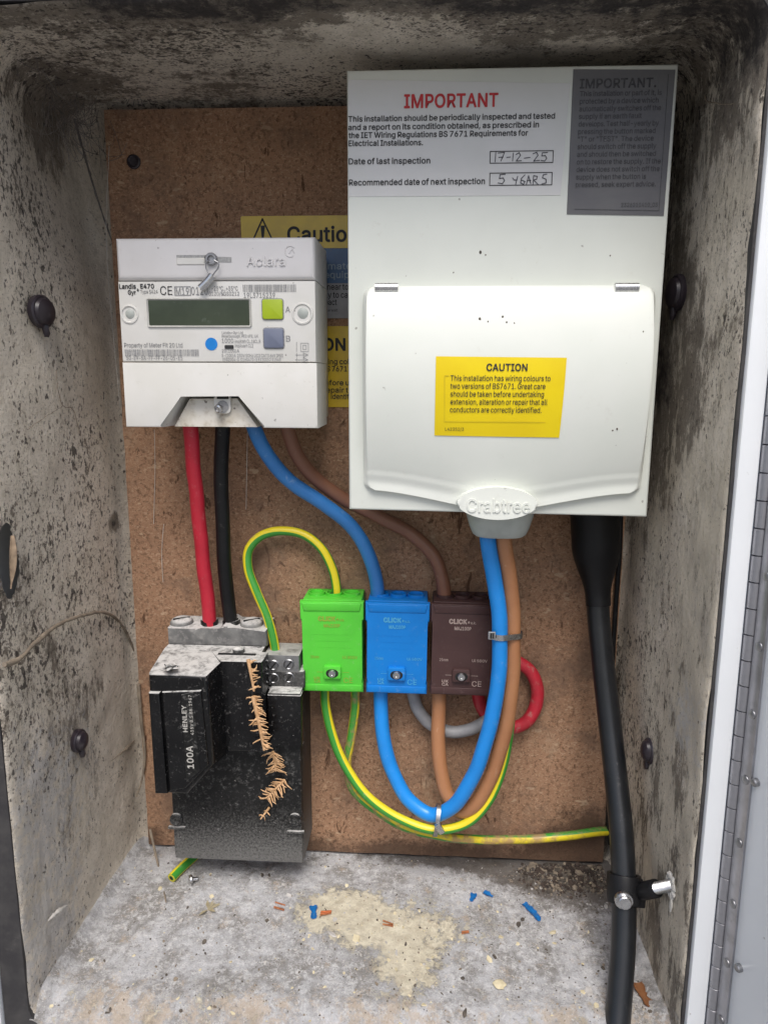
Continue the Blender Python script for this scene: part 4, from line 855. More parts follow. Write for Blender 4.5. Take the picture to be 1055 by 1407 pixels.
bm = nb(); prism(bm, rrect(q0[0], q0[1], q1[0], q1[1], .003, 4), -.0690, -.0655, .0006, 2); obj('screw_lug', bm, MT['meter_white'], tcov)
bm = nb(); a0, a1 = pxz(298, 548, -.0693), pxz(314, 544, -.0693); prism(bm, rrect(a0[0], a0[1], a1[0], a1[1], .0004, 2), -.0694, -.0660); obj('lug_slot', bm, MT['hole_black'], tcov)
c = at(306, 558.5, -.0692); bm = nb(); lathe(bm, [(.0041, .0002), (.0036, .0003), (0, .0003)], c, (0, -1, 0), 20); obj('screw_bore', bm, MT['print_grey'], tcov)
ax = Vector((-.35, -1, -.25)).normalized(); c = at(303, 560, -.0705); bm = nb()
lathe(bm, [(.0012, -.004), (.0013, .0005), (.0026, .0012), (.0031, .0022), (.0029, .0034), (.0018, .0040), (.0016, .0030), (0, .0028)], c, ax, 18); obj('cover_screw', bm, MT['steel'], tcov)
# sealing wire and crimp
c = at(291, 356, MY); bm = nb(); lathe(bm, [(.0040, -.001), (.0040, .0018), (.0034, .0026), (.0022, .0026), (.0018, .0014), (0, .0012)], c, (0, -1, 0), 20); obj('seal_screw', bm, MT['steel_dull'], mt)
bm = nb(); W = [(288, 356), (283, 362), (283, 368), (287, 375), (291, 380)]
tube(bm, [at(px, py, MY-.0035) for px, py in W], .00045, 8, step=.001)
tube(bm, [at(px, py, MY-.0030) for px, py in [(294, 357), (300, 361), (300, 367), (295, 374), (290, 381)]], .00045, 8, step=.001); obj('seal_wire', bm, MT['steel_dull'], mt)
bm = nb(); tube(bm, [at(292, 378, MY-.0030), at(284, 388, MY-.0030), at(275.5, 396, MY-.0030)], .0026, 14, flat=.6, step=.002); obj('seal_crimp', bm, MT['steel'], mt)
# print
bm = nb()
tline(bm, 'Landis', 164, 187, 396.5, 6.5, FY, .0003, .022); tline(bm, 'Gyr', 176, 187, 404.5, 6, FY, .0003, .022); tline(bm, '+', 188, 191.5, 400.5, 6, FY, .0003, .02)
tline(bm, 'E470', 193, 212, 396, 6, FY, .0003, .025); tline(bm, 'CE', 220.5, 237, 405, 12, FY, .0003, .0)
a0, a1 = pxz(309, 479, FY), pxz(321, 474, FY); prism(bm, rrect(a0[0], a0[1], a1[0], a1[1], .0005, 3), FY-.0006, FY)
obj('lettering', bm, MT['print_black'], mt, smooth=False)
bm = nb()
q = pxz(240, 406, FY); q2 = pxz(262, 393, FY); frame_rect(bm, q[0], q[1], q2[0], q2[1], .0005, FY-.0003)
for s, xl, xr, yb, h in (('M19', 242, 260, 405, 10), ('0120', 263, 286, 405, 11), ('Type 5424', 193, 217, 403, 5), ('-25\u00b0C..+55\u00b0C', 291, 327, 399, 6), ('0120/SGS0212', 287, 329, 406, 5.5),
                         ('19L3715239', 335, 378, 409, 7), ('A', 392, 399, 429, 8), ('B', 393, 399, 469, 8),
                         ('Property of Meter Fit 20 Ltd', 171, 251, 477, 6), ('50-E9-5A-FF-FF-26-05-E5', 174, 251, 494.5, 6),
                         ('Landis+Gyr Ltd', 305, 334, 458.5, 3.5), ('Peterborough, PE2 6FE, UK', 305, 355, 463.5, 4), ('1000', 305, 321, 471, 6), ('imp/kWh CL.1&CL.B', 323, 358, 471, 4.5),
                         ('imp/kvarh CL2', 323, 348, 477, 4.5), ('20(100)A', 305, 329, 484, 4.5), ('5-(100)A  230V 50Hz UC3 CAT3 6kV IP53', 305, 389, 490.5, 4.5), ('0982004-D  D160470-5 E120052 91549', 306, 386, 496, 4.5)):
    tline(bm, s, xl, xr, yb, h, FY, .0003, .006)
for (x, y1_, x2, y2_, sd_, nn) in ((334, 401, 407, 390.5, 5, 70), (172, 489, 273, 480, 9, 95)):
    q = pxz(x, y1_, FY); q2 = pxz(x2, y2_, FY); barcode(bm, q[0], q[1], q2[0], q2[1], FY-.0003, sd_, nn)
q = pxz(413, 483, FY); q2 = pxz(424, 471, FY); frame_rect(bm, q[0], q[1], q2[0], q2[1], .0003, FY-.0003); frame_rect(bm, q[0]+.0014, q[1]+.0014, q2[0]-.0014, q2[1]-.0014, .0003, FY-.0003)
for yy in (487.5, 494):
    stroke(bm, [pxz(406, yy, FY), pxz(423, yy, FY)], .0003, FY-.0003); stroke(bm, [pxz(417, yy-3, FY), pxz(423, yy, FY), pxz(417, yy+3, FY), pxz(417, yy-3, FY)], .0003, FY-.0003); stroke(bm, [pxz(408, yy-2.5, FY), pxz(408, yy+2.5, FY)], .0003, FY-.0003)
stroke(bm, [pxz(407.5, 470, FY), pxz(407.5, 483, FY)], .0003, FY-.0003)
obj('lettering', bm, MT['print_grey'], mt, smooth=False)

# ================================================================== CONSUMER UNIT
UY = -.088
cu = thing('consumer_unit', (.0475, -.045, -.0865), 'white consumer unit with domed cover and yellow caution label, right on the board', 'consumer unit')
cx0, cx1, cz0, cz1 = pxz(478, 396, UY)[0], pxz(911, 398, UY)[0], -.0872, at(700, 91, UY).z
bm = nb(); box(bm, (cx0+.003, -.070, cz0+.003), (cx1-.003, -.0015, cz1-.003), .002); obj('rear_case', bm, MT['cu_white'], cu)
sh = .0012                                            # hung a hair out of square
bm = nb(); prism(bm, [(cx0, cz0+sh), (cx1, cz0-sh), (cx1, cz1), (cx0, cz1)], UY, -.066, .0016, 3); obj('front_plate', bm, MT['cu_white'], cu)
# domed cover
kx0, kx1 = pxz(500, 540, UY)[0], pxz(888, 540, UY)[0]; kzt = at(690, 394, UY).z; kzb = at(503, 674, UY-.006).z
kxc = at(684, 690, UY).x; kzm = at(684, 704, UY-.008).z
def cover_bottom(x):
    t = abs(x-kxc)/((kxc-kx0) if x < kxc else (kx1-kxc)); t = min(1, t)
    return lerp(kzm, kzb, sm(.0, 1.0, t)**.8)
def dome(v):          # v = 0 at the hinge edge, 1 at the lower edge: how far the cover stands out
    return .0034+.0150*(math.sin(math.pi*min(1, (.02+v)/.965)**.80)**.82 if v < .945 else 0)*1.0 if v < .90 else .0034+.0150*lerp(math.sin(math.pi*min(1, (.02+.90)/.965)**.80)**.82, .03, sm(.90, .965, v))
def cover_y(x, z):
    zb = cover_bottom(x); v = max(0, min(1, (kzt-z)/(kzt-zb)))
    e = min(x-kx0, kx1-x); return UY-dome(v)*(1-(1-sm(-.0001, .0030, e))*.55)
bm = nb(); nu, nv = 90, 80; G = []
for j in range(nv+1):
    v = j/nv; row = []
    for i in range(nu+1):
        u = i/nu; u2 = .5-.5*math.cos(math.pi*u)*(1 if True else 1); u = lerp(u, u2, .6)
        rc = .030 if j < nv/2 else .012
        vv = v; x = lerp(kx0, kx1, u); zb = cover_bottom(x); z = lerp(kzt, zb, vv)
        # round the corners by pulling the side in near the top and bottom edges
        ed = min(z-kzb, kzt-z) if z > kzb else 0; r_ = .006
        inset = 0 if ed > r_ else r_-math.sqrt(max(0, r_*r_-(r_-max(0, ed))**2))
        f = (u-.5)*2; x2 = x-math.copysign(inset*abs(f)**8, f); 
        row.append(bm.verts.new((x2, cover_y(x, z), z)))
    G.append(row)
for a, b in zip(G, G[1:]):
    for i in range(nu): bm.faces.new((a[i], b[i], b[i+1], a[i+1]))
per = G[0]+[r[-1] for r in G[1:]]+G[-1][-2::-1]+[r[0] for r in G[-2:0:-1]]
bk = [bm.verts.new((v.co.x, UY+.0002, v.co.z)) for v in per]
for k in range(len(per)): l = (k+1) % len(per); bm.faces.new((per[k], per[l], bk[l], bk[k]))
bmesh.ops.recalc_face_normals(bm, faces=bm.faces)
cover = obj('domed_cover', bm, MT['cu_door'], cu, angle=50)
# hinge clips
for px in (531.5, 858):
    c = at(px, 397.5, UY-.003); bm = nb(); hw = .0070
    lathe(bm, [(0, -hw), (.0029, -hw), (.0029, hw), (0, hw)], (c.x, UY-.0072, c.z+.0006), (1, 0, 0), 24); obj('hinge_clip', bm, MT['steel'], cu)
# badge
bc = at(683.5, 691, UY-.0135); bw, bh = (at(739, 691, UY-.0135)-at(627, 691, UY-.0135)).x/2, .0105
lens = []
for k in range(48):
    t = 2*math.pi*k/48; cx_, sz_ = math.cos(t), math.sin(t); lens.append((bc.x+bw*math.copysign(abs(cx_)**1.0, cx_), bc.z-.0005+bh*math.copysign(abs(sz_)**1.18, sz_)))
bm = nb(); prism(bm, lens, UY-.0135, UY+.0005, .0012, 3); badge = obj('badge', bm, MT['cu_door'], cu, angle=50)
bm = nb(); a = at(641, 703, UY-.0135); b = at(728, 703, UY-.0135)
text_bm(bm, 'Crabtree', a.x, a.z, .0083, UY-.0142, (b.x-a.x), .012)
e = bmesh.ops.extrude_face_region(bm, geom=bm.faces[:]); bmesh.ops.translate(bm, verts=[v for v in e['geom'] if isinstance(v, bmesh.types.BMVert)], vec=(0, .0012, 0)); bmesh.ops.recalc_face_normals(bm, faces=bm.faces)
obj('embossed_lettering', bm, MT['cu_door'], badge, smooth=False)
# cable gland beneath
ga, gb = at(640, 705, -.068), at(737, 705, -.068); gz = at(688, 739, -.068).z
bm = nb(); pf = []
gxc = (ga.x+gb.x)/2; gw = (gb.x-ga.x)/2; N = 32; lv = ((1.0, cz0+.010), (1.0, cz0-.002), (.97, cz0-.006), (.86, gz+.006), (.78, gz+.0015), (.70, gz), (.62, gz+.0004))
rgs = [[bm.verts.new((gxc+gw*s*math.copysign(abs(math.cos(2*math.pi*k/N))**.75, math.cos(2*math.pi*k/N)), -.058+.0185*s*math.copysign(abs(math.sin(2*math.pi*k/N))**.75, math.sin(2*math.pi*k/N)), z)) for k in range(N)] for s, z in lv]
for a_, b_ in zip(rgs, rgs[1:]):
    for k in range(N): bm.faces.new((a_[k], a_[(k+1) % N], b_[(k+1) % N], b_[k]))
bm.faces.new(rgs[0]); bm.faces.new(rgs[-1][::-1]); bmesh.ops.recalc_face_normals(bm, faces=bm.faces)
obj('cable_gland', bm, MT['cu_gland'], cu)
# white paper notice
PY = UY-.0003
bm = nb(); prism(bm, [pxz(478.5, 109, UY), pxz(783, 114, UY), pxz(770, 268, UY), pxz(479, 270, UY)], PY, UY+.0004)
notice = obj('inspection_notice', bm, MT['paper'], cu, smooth=False); tag(notice, 'white inspection notice with red heading and handwritten date')
bm = nb(); tline(bm, 'IMPORTANT', 555, 684, 148, 18, PY, .0003, .020); obj('red_heading', bm, MT['print_red'], notice, smooth=False)
bm = nb()
for s, xl, xr, yb in (('This installation should be periodically inspected and tested', 478.5, 762, 167), ('and a report on its condition obtained, as prescribed in', 478.5, 740, 178.5), ('the IET Wiring Regulations BS 7671 Requirements for', 479, 725, 189.5), ('Electrical Installations.', 479, 581, 200.5)):
    tline(bm, s, xl, xr, yb, 7.6, PY, .0003, .014)
tline(bm, 'Date of last inspection', 479, 591, 225.5, 8, PY, .0003, .014); tline(bm, 'Recommended date of next inspection', 479.5, 666, 254.5, 8, PY, .0003, .014)
for x, y1_, x2, y2_ in ((672.5, 224.5, 760.5, 206), (672, 255, 759, 236)):
    q = pxz(x, y1_, PY); q2 = pxz(x2, y2_, PY); frame_rect(bm, q[0], q[1], q2[0], q2[1], .00045, PY-.0003)
obj('lettering', bm, MT['print_black'], notice, smooth=False)
bm = nb()
H = lambda *pp: stroke(bm, [pxz(x, y, PY) for x, y in pp], .00045, PY-.0004)
H((681, 209), (680, 222)); H((684, 210), (693, 209), (688, 221)); H((685, 216), (691, 215.5)); H((696, 216), (701, 215.5)); H((705, 210), (704, 221)); H((709, 212), (713, 209.5), (715, 213), (709, 221), (716, 220.5)); H((720, 217), (728, 216))
H((732, 211), (737, 209), (739, 213), (733, 221), (741, 220)); H((752, 209), (745, 209.5), (744, 214), (749, 213.5), (751, 217), (748, 221), (743, 220))
H((694, 239), (687, 239.5), (686, 245), (691, 244), (693, 248), (690, 252), (684, 251)); H((704, 244), (706, 247), (710, 247)); H((711, 242), (708, 254)); H((721, 240), (716, 245), (715, 251), (719, 253), (721, 249), (716, 247)); H((723, 253), (726, 241), (729, 252)); H((724, 248), (729, 247.5)); H((732, 253), (733, 241), (738, 242), (737, 246), (733, 247), (739, 253)); H((751, 239), (746, 240), (745, 244), (750, 246), (750, 251), (744, 252.5))
obj('handwriting', bm, MT['pen'], notice, smooth=False)
# grey plate-like notice
bm = nb(); prism(bm, [pxz(787.5, 95, UY), pxz(927.5, 95.5, UY), pxz(911.5, 296, UY), pxz(778.5, 294, UY)], PY-.0002, UY+.0004)
gn = obj('test_notice', bm, MT['grey_label'], cu, smooth=False); tag(gn, 'dark grey notice about pressing the test button')
bm = nb(); GY = PY-.0002
tline(bm, 'IMPORTANT.', 796, 901, 121, 12.5, GY, .0003, .02)
LN = ['This installation or part of it, is', 'protected by a device which', 'automatically switches off the', 'supply if an earth fault', 'develops. Test half-yearly by', 'pressing the button marked', '"T" or "TEST". The device', 'should switch off the supply', 'and should then be switched', 'on to restore the supply. If the', 'device does not switch off the', 'supply when the button is', 'pressed, seek expert advice.']
WD = [112, 108, 112, 86, 110, 106, 104, 108, 108, 115, 114, 96, 110]
for k, s in enumerate(LN):
    yb = 132+k*10.4; xl = 796.5-k*.5; tline(bm, s, xl, xl+WD[k], yb, 7, GY, .0003, .006)
tline(bm, '2326211410_03', 853, 903, 284, 5.5, GY, .0003, .004)
q = [pxz(789, 287, GY), pxz(905, 289, GY), pxz(918, 102, GY)]
stroke(bm, q, .0003, GY-.0003)
obj('lettering', bm, MT['print_on_grey'], gn, smooth=False)
# yellow caution label, following the dome
CYL = UY-.024
l0, l1, l2, l3 = pxz(599, 489, CYL), pxz(781, 491, CYL), pxz(772, 603, CYL), pxz(597, 600, CYL)
bm = nb(); G = []
for j in range(13):
    row = []
    for i in range(17):
        u, v = i/16, j/12; x = lerp(lerp(l0[0], l1[0], u), lerp(l3[0], l2[0], u), v); z = lerp(lerp(l0[1], l1[1], u), lerp(l3[1], l2[1], u), v)
        row.append(bm.verts.new((x, cover_y(x, z)-.0004, z)))
    G.append(row)
for a_, b_ in zip(G, G[1:]):
    for i in range(16): bm.faces.new((a_[i], b_[i], b_[i+1], a_[i+1]))
yl = obj('caution_label', bm, MT['yellow_label'], cu); tag(yl, 'bright yellow CAUTION label on the domed cover')
bm = nb()
tline(bm, 'CAUTION', 669, 726, 509, 9.5, CYL, .0008, .02, fn=cover_y)
for s, xl, xr, yb in (('This installation has wiring colours to', 619, 758, 523), ('two versions of BS7671. Great care', 619, 751, 534), ('should be taken before undertaking', 619, 749, 545), ('extension, alteration or repair that all', 619, 754, 556), ('conductors are correctly identified.', 618.5, 746, 567)):
    tline(bm, s, xl, xr, yb, 7.6, CYL, .0008, .004, fn=cover_y)
tline(bm, 'L42352/3', 612, 638, 593, 4.5, CYL, .0008, .0, fn=cover_y)
obj('lettering', bm, MT['print_black'], yl, smooth=False)
bm = nb()
for pp in (((611, 516), (611, 580), (752, 581)), ((611, 516), (617, 516))):
    for (xa, ya), (xb, yb) in zip(pp, pp[1:]):
        for k in range(8):
            pa = pxz(lerp(xa, xb, k/8), lerp(ya, yb, k/8), CYL); pb = pxz(lerp(xa, xb, (k+1)/8), lerp(ya, yb, (k+1)/8), CYL)
            d = Vector((pb[0]-pa[0], pb[1]-pa[1])).normalized()*.00025
            flat(bm, [(pa[0]-d.y, pa[1]+d.x), (pa[0]+d.y, pa[1]-d.x), (pb[0]+d.y, pb[1]-d.x), (pb[0]-d.y, pb[1]+d.x)], -.0007, fn=cover_y)
obj('pressed_line', bm, MT['yellow_ridge'], yl, smooth=False)
# specks of dirt stuck to the plastic
bm = nb()
for px, py, s in ((660, 437, .9), (692, 434, .7), (697, 442, .6), (671, 441, .5), (708, 443, .5), (660, 346, .9), (667, 350, .5), (845, 592, .6), (851, 590, .8), (623, 374, .5), (886, 455, .5), (838, 351, .5)):
    p = at(px, py, UY-.02 if py > 400 else UY); yy = cover_y(p.x, p.z) if kzt > p.z else UY
    blob(bm, (p.x, yy, p.z), .0010*s, .0004*s, .0012*s, int(px), .6, 1)
tag(obj('dirt_speck', bm, MT['chip_dark'], cu), kind='stuff')

# ================================================================== SERVICE CUT-OUT (old black fuse unit)
co = thing('service_cutout', at(325, 1190, -.02), 'dusty old black main fuse cut-out standing under the meter at lower left', 'fuse cutout')
ZT_ = -.2052
# base block against the board
bm = nb(); p0, p1 = pxz(232, 1186, -.043), pxz(415, 1186, -.043)
bx0_, bx1_ = -.1975, -.0920
prism(bm, [(bx0_, -.3800), (bx1_, -.3800), (bx1_, -.2360), (-.1215, -.2360), (-.1215, ZT_), (bx0_, ZT_)], -.0430, -.001, .002, 2); obj('base', bm, MT['bakelite'], co)
# fixing lugs at the foot
zl = at(320, 1136, -.0450).z
for px, py in ((242, 1127), (405, 1127)):
    c = at(px, py, -.0465); bm = nb(); lathe(bm, [(.0052, -.003), (.0052, .0004), (.0042, .0012), (.0028, .0006), (0, .0006)], c, (0, -1, 0), 18); obj('fixing_lug', bm, MT['bakelite'], co)
    bm = nb(); box(bm, (c.x-.0070, -.0472, zl-.0035), (c.x+.0075, -.0440, zl-.0012), .0006, 1); obj('lug_ledge', bm, MT['bakelite'], co)
# centre block, its left flank chamfered towards the fuse carrier
zb0 = at(330, 1033, -.062).z
xa, xb = pxz(304, 960, -.062)[0], pxz(361, 960, -.062)[0]
bm = nb(); prism(bm, [(xa, ZT_), (xb, ZT_), (xb, zb0), (xa, zb0)], -.0620, -.0425, .0016, 2, back=[(xa-.012, ZT_), (xb+.0005, ZT_), (xb+.0005, zb0-.001), (xa-.012, zb0-.006)]); obj('centre_block', bm, MT['bakelite_gloss'], co)
# right shoulder below the earth terminal
zs = at(390, 956, -.0525).z; xr = pxz(414, 1000, -.0525)[0]
bm = nb(); prism(bm, [(xb+.0012, zs), (xr, zs), (xr, zb0), (xb+.0012, zb0)], -.0525, -.0425, .0012, 2); obj('shoulder', bm, MT['bakelite_gloss'], co)
bm = nb(); prism(bm, [(xa-.006, zb0-.0006), (xr, zb0-.0006), (xr, zb0-.0018), (xa-.006, zb0-.0018)], -.0465, -.0425); obj('seam_lip', bm, MT['bakelite'], co)
# lower front panel
zp1 = zb0-.0022
bm = nb(); prism(bm, [(bx0_+.0015, -.3812), (bx1_-.0008, -.3812), (bx1_-.0008, zp1), (bx0_+.0015, zp1)], -.0450, -.0425, .001, 2); obj('lower_panel', bm, MT['bakelite'], co)
# fuse carrier: proud at the left, ribbed, leaning edge
CYF = -.083
f = [pxz(203, 926, CYF), pxz(283, 923, CYF), pxz(292, 1052, CYF), pxz(257, 1093, CYF), pxz(213, 1090, CYF)]
fb = [(f[0][0]-.003, ZT_), (f[1][0]+.008, ZT_), (f[2][0]+.010, f[2][1]-.002), (f[3][0]+.004, f[3][1]-.003), (f[4][0]-.001, f[4][1]-.003)]
f[0] = (f[0][0], ZT_-.003); f[1] = (f[1][0], ZT_-.003)
bm = nb(); prism(bm, f, CYF, -.0425, .0030, 3, back=fb); carrier = obj('fuse_carrier', bm, MT['bakelite_gloss'], co)
bm = nb(); prism(bm, [pxz(206, 950, CYF), pxz(221, 950, CYF), pxz(232, 1088, CYF), pxz(215, 1088, CYF)], CYF-.0035, CYF+.001, .0016, 3); obj('grip_rib', bm, MT['bakelite_gloss'], carrier)
bm = nb(); prism(bm, [pxz(223.5, 950, CYF), pxz(277, 948, CYF), pxz(287, 1050, CYF), pxz(256, 1082, CYF), pxz(234, 1086, CYF)], CYF-.0022, CYF+.001, .0014, 3); obj('grip_face', bm, MT['bakelite_gloss'], carrier)
RY = CYF-.0026
bm = nb(); prism(bm, [pxz(249, 955, RY), pxz(266, 951, RY), pxz(274, 1060, RY), pxz(256, 1075, RY)], RY, RY+.0012, .0003, 1); plate = obj('rating_plate', bm, MT['bakelite'], carrier)
bm = nb()
def vline(s, x, yb, yt, wpx, bold):
    a = at(x, yb, RY); b = at(x, yt, RY); h = (at(x, yb, RY)-at(x-wpx, yb, RY)).x
    b = at(x-(yb-yt)*.062, yt, RY); ang = math.atan2(b.z-a.z, b.x-a.x); text_bm(bm, s, a.x, a.z, h, RY-.0003, (b-a).length, bold, rot=ang)
vline('HENLEY', 258, 1006, 969, 6, .02); vline('415V B.S.88: 1967', 266.5, 1010, 955, 4.2, .01); vline('100A', 266.5, 1056, 1025, 8.5, .02)
obj('lettering', bm, MT['print_white'], plate, smooth=False)
bm = nb(); c = Vector((at(237, 913, -.075).x, -.0800, ZT_+.0018)); blob(bm, c, .0050, .0045, .0024, 4, .8, 3); obj('carrier_catch', bm, MT['bakelite_dusty'], carrier)
# dust-grey terminal cover on top with two screws
t0, t1 = pxz(231, 888, -.032), pxz(366, 866, -.032)
bm = nb(); prism(bm, [(t0[0], ZT_+.0004), (t1[0], ZT_+.0004), (t1[0], t1[1]), (t1[0]-.026, t1[1]), (t1[0]-.030, t1[1]+.0025), (t0[0]+.044, t1[1]+.0025), (t0[0]+.040, t1[1]-.0010), (t0[0]+.026, t1[1]-.0010), (t0[0]+.022, t1[1]), (t0[0], t1[1])], -.0320, -.002, .0014, 2); tc_ = obj('terminal_cover', bm, MT['grey_terminal'], co)
for px in (250, 346):
    c = at(px, 862, -.020); c.z = t1[1]+.0005
    bm = nb(); lathe(bm, [(.0088, -.004), (.0090, .0008), (.0078, .0024), (.0045, .0034), (0, .0036)], c, (0, -.15, 1), 24); s_ = obj('screw_dome', bm, MT['grey_terminal'], tc_)
    bm = nb(); box(bm, (c.x-.0065, c.y-.0006, c.z+.0030), (c.x+.0065, c.y+.0006, c.z+.0040)); bmesh.ops.rotate(bm, verts=bm.verts, cent=c, matrix=Matrix.Rotation(.5, 3, 'Z')); obj('screw_slot', bm, MT['hole_black'], tc_)
for px in (288, 318):
    c = at(px, 858, -.018); c.z = t1[1]+.001; bm = nb(); lathe(bm, [(.0068, -.003), (.0070, .0010), (.0062, .0022), (.0056, .0022), (.0054, .0), (0, .0)], c, (0, 0, 1), 20); obj('cable_entry', bm, MT['bakelite'], tc_)
# seal slot and catch on the dusty top
bm = nb(); a_, b_ = atz(300, 899, ZT_), atz(352, 899, ZT_); box(bm, (a_.x, a_.y-.0012, ZT_-.001), (b_.x, a_.y+.0012, ZT_+.0008)); obj('top_slot', bm, MT['hole_black'], co)
c = atz(328, 896, ZT_); bm = nb(); lathe(bm, [(.0045, -.001), (.0045, .0028), (.0030, .0040), (0, .0040)], c, (0, 0, 1), 18); obj('top_stud', bm, MT['bakelite_dusty'], co)
# earth terminal block
e0, e1 = pxz(364, 942, -.038), pxz(411, 901, -.038)
bm = nb(); prism(bm, [(e0[0], e0[1]), (e1[0], e0[1]), (e1[0], e1[1]), (e0[0], e1[1])], -.0380, -.012, .0012, 2); eb = obj('earth_terminal', bm, MT['dusty_steel'], co)
for px, py in ((376, 914), (397, 913), (376, 932), (397, 931)):
    c = at(px, py, -.0382); bm = nb(); lathe(bm, [(.0042, -.001), (.0042, .0003), (.0036, .0008), (.0030, .0002), (0, .0002)], c, (0, -1, 0), 18); o_ = obj('terminal_screw', bm, MT['steel_dull'], eb)
    bm = nb(); box(bm, (c.x-.0032, c.y-.0012, c.z-.0005), (c.x+.0032, c.y+.0004, c.z+.0005)); bmesh.ops.rotate(bm, verts=bm.verts, cent=c, matrix=Matrix.Rotation(-.9, 3, 'Y')); obj('screw_slot', bm, MT['hole_black'], eb)
bm = nb(); box(bm, (xb+.0014, -.0515, zs-.001), (xr-.0005, -.0385, zs+.0012), .0004, 1); obj('terminal_ledge', bm, MT['bakelite_dusty'], co)
bm = nb(); box(bm, (xb+.0008, -.0385, -.236), (xr+.0006, -.004, e1[1]-.013), .0008, 1); obj('terminal_seat', bm, MT['bakelite_dusty'], co)
bm = nb(); tline(bm, '10725', 305, 333, 1080, 5, -.0450, .0002); obj('moulded_number', bm, MT['bakelite'], co, smooth=False)

# ================================================================== CONNECTOR BLOCKS
BY = -.034
def connector(x0, mat, pm, label, tilt=0.0):
    bw, z1, z0 = .0487, -.1672, -.2398
    t = thing('connector_block', (x0+bw/2, -.017, z0), label, 'connector block')
    bm = nb(); box(bm, (x0+.0016, -.030, z0+.0010), (x0+bw-.0016, -.0006, z1+.0008), .0012, 2); obj('body', bm, MT[mat], t)
    # front cover with waisted sides
    w1 = .0018; P = [(x0+.001, z0), (x0+bw-.001, z0), (x0+bw-.001, z0+.0085), (x0+bw-w1-.001, z0+.012), (x0+bw-w1-.001, z1-.018), (x0+bw, z1-.014), (x0+bw, z1), (x0, z1), (x0, z1-.014), (x0+w1+.001, z1-.018), (x0+w1+.001, z0+.012), (x0+.001, z0+.0085)]
    bm = nb(); prism(bm, P, BY, -.0285, .0013, 3); cov = obj('cover', bm, MT[mat], t)
    bm = nb(); prism(bm, [(x0+.0016, z1-.0008), (x0+bw-.0016, z1-.0008), (x0+bw-.003, z1-.0072), (x0+.003, z1-.0072)], BY-.0008, BY+.001, .0006, 2); obj('upper_lip', bm, MT[mat], cov)
    bm = nb(); prism(bm, [(x0+.002, z0+.0008), (x0+bw-.002, z0+.0008), (x0+bw-.002, z0+.0062), (x0+.002, z0+.0062)], BY-.0006, BY+.001, .0005, 2); obj('lower_lip', bm, MT[mat], cov)
    for k in range(3):
        c = Vector((x0+bw*(.22+.28*k), -.0165, z1+.0008)); bm = nb()
        lathe(bm, [(.0066, -.001), (.0066, .0020), (.0057, .0021), (.0054, -.0010), (0, -.0010)], c, (0, 0, 1), 22); h_ = obj('cable_port', bm, MT[mat], t)
        bm = nb(); lathe(bm, [(.0050, .0002), (0, .0002)], c, (0, 0, 1), 20); obj('port_plug', bm, MT[mat if k != 1 or 'green' not in mat else 'hole_black'], h_)
    # screw tab
    sc_ = Vector((x0+bw*.5, BY, z0+.0165)); bm = nb(); prism(bm, rrect(sc_.x-.0068, sc_.z-.0048, sc_.x+.0068, sc_.z+.0056, .0014, 3), BY-.0030, BY+.0005, .0008, 2); tab = obj('screw_tab', bm, MT[mat], t)
    bm = nb(); flat(bm, [(sc_.x+.0048*math.copysign(abs(math.cos(a*math.pi/14))**.8, math.cos(a*math.pi/14)), sc_.z+.0034*math.sin(a*math.pi/14)) for a in range(28)], BY-.0032); obj('screw_bore', bm, MT['hole_black'], tab, smooth=False)
    bm = nb(); lathe(bm, [(.0031, -.001), (.0031, .0006), (.0026, .0012), (.0012, .0012), (.0010, .0006), (0, .0006)], (sc_.x, BY-.0034, sc_.z), (0, -1, 0), 18); obj('screw', bm, MT['steel'], tab)
    bm = nb(); Y_ = BY-.0002
    cx_ = x0+bw*.5
    text_bm(bm, 'CLiCK', cx_-.0105, z1-.0150, .0034, Y_, .0135, .05); text_bm(bm, '\u00ae u.k.', cx_+.0036, z1-.0150, .0020, Y_, .0062, .02)
    text_bm(bm, 'MAJ100P', cx_, z1-.0200, .0026, Y_, .0125, .03, align='C')
    text_bm(bm, '25mm', x0+.0075, z0+.0275, .0022, Y_, .0065, .01); text_bm(bm, 'Ui 500V', x0+bw-.0165, z0+.0275, .0022, Y_, .0115, .01)
    text_bm(bm, 'CE', x0+bw-.0160, z0+.0078, .0042, Y_, .0072, .0); text_bm(bm, 'UK', x0+.0098, z0+.0103, .0022, Y_, .0050, .02); text_bm(bm, 'CA', x0+.0098, z0+.0076, .0022, Y_, .0050, .02)
    stroke(bm, [(x0+bw*.5-.0120, sc_.z-.0002), (x0+bw*.5-.0075, sc_.z-.0002)], .00035, Y_); stroke(bm, [(x0+bw*.5+.0075, sc_.z-.0002), (x0+bw*.5+.0125, sc_.z-.0002)], .00035, Y_)
    obj('lettering', bm, MT[pm], cov, smooth=False)
    bm = nb()
    for k in range(3): stroke(bm, [(x0+.009+.002*k, z1-.026-.0052*k), (x0+bw-.009-.003*(k % 2), z1-.026-.0052*k)], .0003, BY-.0001)
    obj('moulded_line', bm, MT[mat], cov, smooth=False)
    t.rotation_euler = (0, math.radians(tilt), 0)
    return t
gx = pxz(413.5, 890, BY)[0]
connector(gx, 'green_block', 'print_gold', 'bright green cable connector block, leftmost of three under the meter', -.4)
connector(gx+.0491, 'blue_block', 'print_pale_blue', 'bright blue cable connector block between the green and brown ones', .35)
connector(gx+.0983, 'brown_block', 'print_pale_brown', 'dark brown cable connector block partly behind the blue cable', .6)

